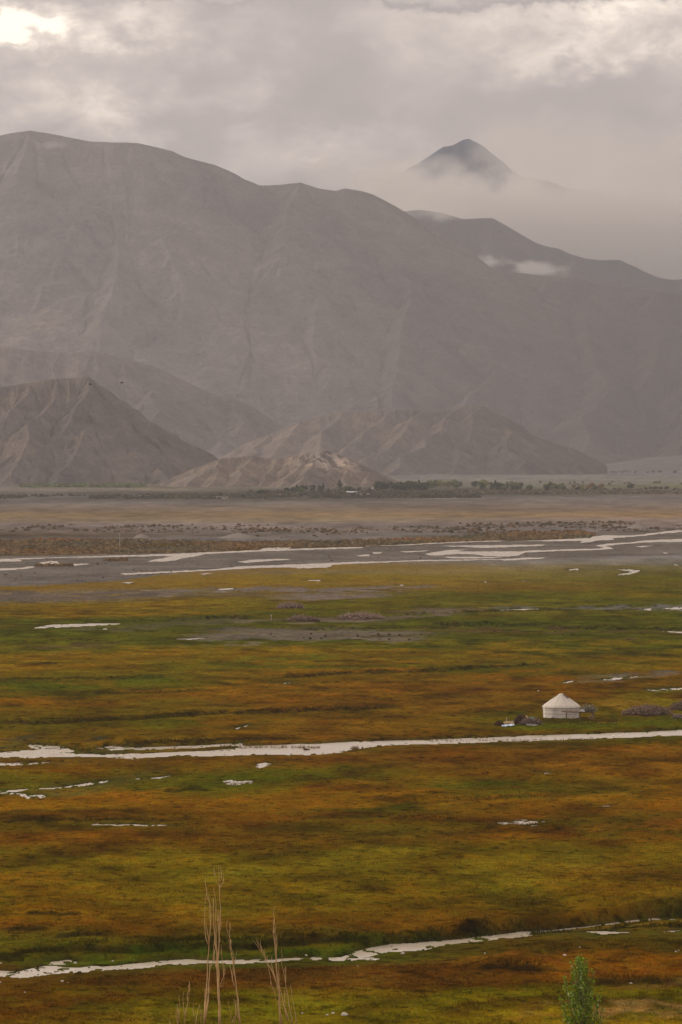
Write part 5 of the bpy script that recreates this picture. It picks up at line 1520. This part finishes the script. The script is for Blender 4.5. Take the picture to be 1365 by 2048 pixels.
def house(u, v, wpx, hpx, dep, wall_m, roof_m, label, gable=False, nwin=2):
    x, y = map(float, unproj(u, v)); k = y / FPX; p = Vector((x, y, gz(x, y))); w, h = wpx * k, hpx * k
    o = tag(empty('house', p), label, 'house', 'village houses')
    mb = MB(); mb.box((0, dep / 2, h * .4 - .2), (w, dep, h * .8 + .4)); part('wall', mb.mesh('wall'), wall_m, o)
    if gable:
        mb = MB(); e = .4; z0 = h * .8 + .003; z1 = h * 1.15
        mb.add([(-w / 2 - e, -e, z0), (w / 2 + e, -e, z0), (w / 2 + e, dep + e, z0), (-w / 2 - e, dep + e, z0), (-w / 2 - e, dep / 2, z1), (w / 2 + e, dep / 2, z1)],
               [(0, 1, 5, 4), (2, 3, 4, 5), (0, 4, 3), (1, 2, 5), (3, 2, 1, 0)])
    else:
        mb = MB(); mb.box((0, dep / 2, h * .8 + .22), (w + .8, dep + .8, .43))
    part('roof', mb.mesh('roof'), roof_m, o)
    for i in range(nwin):
        xx = (-.5 + (i + 1) / (nwin + 2)) * w
        mb = MB(); mb.box((xx, -.02, h * .46), (min(1.3, w * .12), .09, h * .24)); part('window', mb.mesh('window'), M_dark, o)
    mb = MB(); mb.box(((-.5 + (nwin + 1) / (nwin + 2)) * w, -.02, h * .28), (1.0, .1, h * .5)); part('door', mb.mesh('door'), M_wood, o)


house(704, 990, 19, 6.5, 9, M_mud, M_roofm, 'long low village house with a pale metal roof, at the centre of the tree line', True, 3)
house(724, 992, 9, 6, 6, M_wallw, M_mud, 'small whitish house touching the right end of the long pale-roofed house', False, 1)
house(738, 992, 12, 5, 6, M_wallw, M_roofm, 'low grey-white shed right of the small whitish house', False, 1)
house(747, 979, 7, 6.5, 6, M_wallc, M_mud, 'small cream house higher up between the dark trees', False, 1)
house(566, 993, 13, 5.5, 7, M_wallw, M_mud, 'white-walled house with a reddish flat roof, left part of the village', False, 2)
house(551, 993, 14, 3.6, 7, M_mud, M_roofm, 'low grey shed left of the white-walled house in the village', False, 1)
house(450, 998, 12, 5.5, 7, M_wallw, M_mud, 'white flat-roofed house standing apart in the scrub, left of the village', False, 2)
house(434, 997, 15, 3.4, 7, M_mud, M_roofm, 'low blue-grey shed left of the lone white house', False, 1)
house(295, 995, 9, 3.6, 7, M_wallw, M_mud, 'tiny pale hut in the scrub below the left hill, right one of two', False, 1)
house(277, 995, 17, 3.2, 7, M_mud, M_roofm, 'long low shed with a pale roof below the left hill, left one of two', False, 1)

# ------------------------------------------------------------------ birds
for (u, v, lb) in ((181, 769, 'dark bird flying in front of the top of the left hill'), (244, 766, 'smaller-looking dark bird gliding right of the left hill top')):
    p = at(u, v, 420); o = tag(empty('bird', p, .4), lb, 'bird', 'birds in flight')
    mb = MB(); mb.tube([(-.17, 0, 0), (-.06, 0, .01), (.08, 0, .02), (.17, 0, .03)], [.01, .045, .045, .015], 7); part('body', mb.mesh('body', True), M_bird, o)
    for s in (-1, 1):
        mb = MB(); mb.add([(.07, 0, .03), (-.05, 0, .03), (-.06, s * .16, .10), (.05, s * .17, .11), (-.05, s * .34, .05), (.01, s * .34, .06), (0, 0, .015), (0, s * .16, .085)],
                          [(0, 1, 2, 3), (3, 2, 4, 5), (0, 3, 7, 6), (6, 7, 2, 1), (7, 3, 5), (7, 4, 2), (7, 5, 4)])
        part('wing', mb.mesh('wing'), M_bird, o)

# ------------------------------------------------------------------ bare trees in front
def px_pt(X, Y, d, dy=0.0):
    """coordinates noted on a 3.4125x enlargement of the photograph from (300, 1720)"""
    return at(300 + X / 3.4125, 1720 + Y / 3.4125, d) + Vector((0, dy, 0))


def bare_tree(label, d, limbs, trunk_top, twigs=16, seed=1, tr=.055):
    random.seed(seed)
    b = px_pt(*trunk_top, d); base = Vector((b.x + random.uniform(-.25, .25), d, gz(b.x, d)))
    o = tag(empty('bare_tree', base), label, 'tree', 'bare trees at the bottom')
    L = lambda p: p - base
    mb = MB(); h = b.z - base.z
    pts = [Vector((0, 0, -.3)), Vector((.05, .03, h * .3)), Vector((-.06, .02, h * .65)), L(b)]
    mb.tube(pts, [tr * 3.2, tr * 2.6, tr * 2.0, tr * 1.35], 8); part('trunk', mb.mesh('trunk', True), M_bark, o)
    ends = []
    for (r0, pl) in limbs:
        P = []; dy = random.uniform(-.5, .5)
        for i, (X, Y) in enumerate(pl):
            t = i / max(1, len(pl) - 1)
            P.append(L(px_pt(X, Y, d, dy * t)))
        # smooth + wobble
        Q = [P[0]]
        for a, c in zip(P[:-1], P[1:]):
            n = max(1, int((c - a).length / .35))
            for j in range(1, n + 1): Q.append(a.lerp(c, j / n) + Vector((random.gauss(0, .016), random.gauss(0, .02), 0)))
        n = len(Q); rad = [r0 * .86 * (1 - .78 * (i / max(1, n - 1)) ** .9) * random.uniform(.86, 1.16) for i in range(n)]
        mb = MB(); mb.tube(Q, rad, 6); part('branch', mb.mesh('branch', True), M_bark, o)
        ends.append((Q, rad))
    mb = MB()
    for i in range(twigs):
        Q, rad = random.choice(ends); j = random.randrange(len(Q) // 4, len(Q)); s = Q[j]; side = random.choice((-1, 1))
        l = random.uniform(.25, .8); w = [s]
        dirn = Vector((side * random.uniform(.2, .55), random.uniform(-.3, .3), 1)).normalized()
        for q in range(4):
            dirn = (dirn + Vector((-side * .12, 0, .2)) + Vector((random.gauss(0, .12), 0, 0))).normalized(); w.append(w[-1] + dirn * l / 4)
        mb.tube(w, [.014, .011, .009, .007, .005], 4)
    # shoots below the frame
    for i in range(6):
        z = random.uniform(.3, .9) * h; s = Vector((0, 0, z)); side = random.choice((-1, 1)); w = [s]
        for q in range(5): w.append(w[-1] + Vector((side * .10, random.uniform(-.05, .05), .35)))
        mb.tube(w, [.04, .034, .028, .021, .015, .01], 5)
    part('twigs', mb.mesh('twigs'), M_bark, o)['kind'] = 'stuff'
    return o


bare_tree('dead tree at lower left centre with a long forked stem leaning slightly left', 190, [
    (.062, [(370, 1119), (376, 1030), (385, 930), (390, 800), (398, 650), (403, 575)]),
    (.040, [(403, 575), (413, 480), (420, 390), (410, 300), (395, 250), (387, 200)]), (.036, [(400, 578), (382, 540), (376, 450), (374, 370), (381, 285)]),
    (.034, [(402, 570), (400, 520), (384, 430)]),
    (.055, [(378, 1100), (395, 960), (405, 830), (418, 740), (433, 690), (445, 600)]), (.022, [(406, 540), (410, 500), (412, 430), (408, 330)]), (.02, [(395, 940), (412, 900), (420, 860)])], (372, 1130), 14, 1)
bare_tree('tallest bare tree at lower left centre, a bundle of pale upright stems', 190.8, [
    (.066, [(474, 1119), (475, 1000), (466, 850), (462, 760), (458, 650), (446, 570), (438, 450), (436, 350), (432, 265)]),
    (.060, [(478, 1119), (480, 960), (472, 830), (468, 700), (474, 560), (479, 430), (483, 330), (480, 220), (477, 160)]),
    (.030, [(478, 170), (474, 120), (472, 68)]), (.026, [(481, 190), (497, 155), (501, 95)]), (.024, [(478, 165), (489, 120), (486, 100)]),
    (.030, [(470, 760), (455, 640), (452, 500), (446, 380), (455, 300), (446, 240), (432, 180)]), (.018, [(480, 200), (460, 150), (448, 110), (440, 62)]),
    (.022, [(482, 850), (503, 800), (499, 720), (491, 650), (488, 615)]), (.02, [(484, 860), (498, 860), (510, 800), (505, 790)]),
    (.034, [(466, 800), (452, 740), (440, 650), (440, 540)]), (.03, [(480, 560), (470, 500), (466, 420), (455, 330)])], (475, 1130), 20, 2, .06)
bare_tree('single crooked bare tree just right of the tallest one', 189.4, [
    (.056, [(617, 1119), (604, 1000), (587, 850), (572, 720), (562, 650), (550, 600)]), (.030, [(552, 605), (548, 560), (541, 500)]), (.026, [(552, 600), (553, 550), (536, 490), (528, 470)]),
    (.024, [(578, 860), (552, 760), (534, 690)]), (.03, [(580, 1119), (584, 1050), (590, 960)]), (.024, [(575, 720), (574, 650), (560, 610)]), (.022, [(600, 1080), (582, 1000), (575, 950)]), (.02, [(560, 1119), (545, 1030), (535, 960)])], (612, 1130), 14, 3)
bare_tree('bare tree with spreading thin limbs near the bottom centre', 188.6, [
    (.062, [(895, 1119), (884, 980), (880, 850), (864, 730), (858, 600), (845, 490), (840, 475)]), (.022, [(846, 500), (850, 450), (847, 405)]), (.030, [(866, 720), (865, 600), (857, 490)]),
    (.040, [(885, 920), (852, 790), (836, 720), (832, 660)]), (.034, [(866, 850), (838, 760), (800, 690), (781, 640), (756, 575)]), (.024, [(792, 680), (765, 630), (740, 600), (708, 553)]),
    (.026, [(850, 900), (830, 850), (818, 760), (796, 690)]), (.036, [(976, 1119), (950, 980), (932, 870), (933, 780), (930, 730)]), (.03, [(934, 880), (918, 780), (900, 700)]),
    (.028, [(1000, 1119), (985, 1010), (972, 930), (960, 850)]), (.036, [(940, 1100), (905, 940), (882, 850)]), (.028, [(910, 1119), (880, 1000), (860, 930), (846, 860)]), (.022, [(960, 1119), (930, 1030), (920, 930)])], (893, 1130), 26, 4)
bare_tree('left of the two low thin bare saplings at the bottom, left of the dead trees', 190.3, [(.026, [(192, 1119), (191, 1060), (186, 985)]), (.02, [(196, 1110), (202, 1050), (208, 995)])], (192, 1130), 4, 5, .03)
bare_tree('right of the two low thin bare saplings, with one wavy stem', 190.5, [(.028, [(236, 1119), (241, 1060), (258, 970), (255, 940), (269, 885)]), (.022, [(238, 1080), (226, 970), (225, 930), (232, 898)]), (.02, [(262, 960), (270, 930), (268, 890)])], (236, 1130), 5, 6, .03)
bare_tree('very short thin bare shoot at the bottom edge beside the left dead stem', 190.2, [(.03, [(312, 1119), (317, 1070), (321, 1062)]), (.022, [(347, 1119), (352, 1080), (356, 1040)]), (.018, [(313, 1119), (308, 1060), (307, 1040)])], (318, 1130), 3, 8, .03)

# ------------------------------------------------------------------ green poplar
def leaf_material():
    m = bpy.data.materials.new('poplar_leaf'); m.use_nodes = True
    t = NT(m.node_tree); t.n.clear()
    out = t.new('ShaderNodeOutputMaterial')
    base = t.new('ShaderNodeAttribute', attribute_name='col').outputs['Color']
    back = t.new('ShaderNodeNewGeometry').outputs['Backfacing']
    pale = t.mix(0.5, base, (0.12, 0.17, 0.05), 'MIX')
    c = t.mix(back, base, pale)
    p = t.new('ShaderNodeBsdfPrincipled', ins={'Base Color': c, 'Roughness': 0.5, 'Specular IOR Level': 0.15})
    tr = t.new('ShaderNodeBsdfTranslucent', ins={'Color': t.mix(1.0, base, (1.6, 1.7, .7), 'MULTIPLY')})
    mx = t.new('ShaderNodeMixShader', ins={0: 0.25, 1: p.outputs[0], 2: tr.outputs[0]})
    t.l.new(mx.outputs[0], out.inputs[0]); return m


random.seed(5)
PDIST = 200.0
top = at(1158, 1914, PDIST); pb = Vector((at(1166, 2048, PDIST).x, PDIST, 0)); pb.z = gz(pb.x, pb.y)
pop = tag(empty('poplar_tree', pb), 'slender green poplar with glossy leaves at the lower right', 'tree')
H_ = top.z - pb.z; tx = top.x - pb.x
mb = MB(); mb.tube([(0, 0, -.3), (.05, 0, H_ * .3), (-.03, .03, H_ * .6), (tx * .6, 0, H_ * .85), (tx, 0, H_ * .985)], [.16, .13, .09, .05, .015], 9)
part('trunk', mb.mesh('trunk', True), M_bark2, pop)
limbs = []
def limb(z0, ang, L, out_):
    s = Vector((tx * (z0 / H_) * .6, 0, z0)); P = [s]; d = Vector((math.cos(ang) * out_, math.sin(ang) * out_, 1)).normalized(); n = max(4, int(L / .25))
    for i in range(n):
        d = (d + Vector((0, 0, .09)) + Vector((random.gauss(0, .05), random.gauss(0, .05), 0))).normalized(); P.append(P[-1] + d * L / n)
    limbs.append(P)
for i in range(78):
    z0 = H_ * (.16 + .81 * (i / 78)) ; rem = H_ - z0
    L = min(1.0 + rem * .42, 3.4) * random.uniform(.6, 1.1); L = min(L, rem * .85 + .10)
    limb(z0, i * 2.4 + random.uniform(-.4, .4), L, random.uniform(.28, .62) * min(1, .35 + rem * .3))
# the two limbs that stick out on the left, one on the right
for (u_, v_, z_) in ((1130, 1950, 10.1), (1121, 1989, 8.9), (1197, 1995, 9.2), (1206, 2015, 8.6), (1170, 1932, 11.6)):
    e = at(u_, v_, PDIST) - pb; s = Vector((0, 0, z_ - pb.z)); P = []
    for i in range(11):
        t = i / 10; P.append(s.lerp(e, t) + Vector(((-1 if e.x < 0 else 1) * .18 * math.sin(PI * t), .1 * math.sin(3 * t), -.15 * math.sin(PI * t))))
    limbs.append(P)
mb = MB()
for P in limbs:
    n = len(P); mb.tube(P, [.035 * (1 - .85 * i / (n - 1)) for i in range(n)], 4)
part('limbs', mb.mesh('limbs'), M_bark2, pop)['kind'] = 'stuff'
V = []; F = []; Cc = []
for P in limbs:
    n = len(P); cnt = int(10 * n)
    for i in range(cnt):
        t = random.uniform(.08, 1.0) * (n - 1); a = int(min(t, n - 2)); q = P[a].lerp(P[a + 1], t - a)
        spread = .18 * (1.15 - t / (n - 1) * .8)
        c = q + Vector((random.gauss(0, spread), random.gauss(0, spread), random.gauss(0, spread * .9)))
        s = random.uniform(.045, .085)
        n_ = Vector((random.gauss(0, .8), random.gauss(-.2, .8), random.gauss(.3, .6))).normalized(); ax = Vector((random.gauss(0, .4), random.gauss(0, .4), -1))
        ax = (ax - n_ * ax.dot(n_)).normalized() * s; sd_ = n_.cross(ax)
        b = len(V)
        V += [tuple(c - ax * .8), tuple(c + sd_ * .75 - ax * .1 + n_ * s * .12), tuple(c + ax * 1.1), tuple(c - sd_ * .75 - ax * .1 + n_ * s * .12)]
        F.append((b, b + 1, b + 2, b + 3))
        tip = t / (n - 1); g_ = random.uniform(.5, 1.7)
        col = np.array([.155, .228, .008]) * g_ * (.8 + .5 * tip)
        q_ = random.random()
        if q_ < .04: col = np.array([.22, .17, .03])
        elif q_ < .065: col = np.array([.62, .62, .50])  # few near-white leaves: pale undersides and glints put into the colour
        Cc += [col] * 4
part('crown', np_mesh('crown', np.array(V), np.array(F), False, np.array(Cc)), leaf_material(), pop)
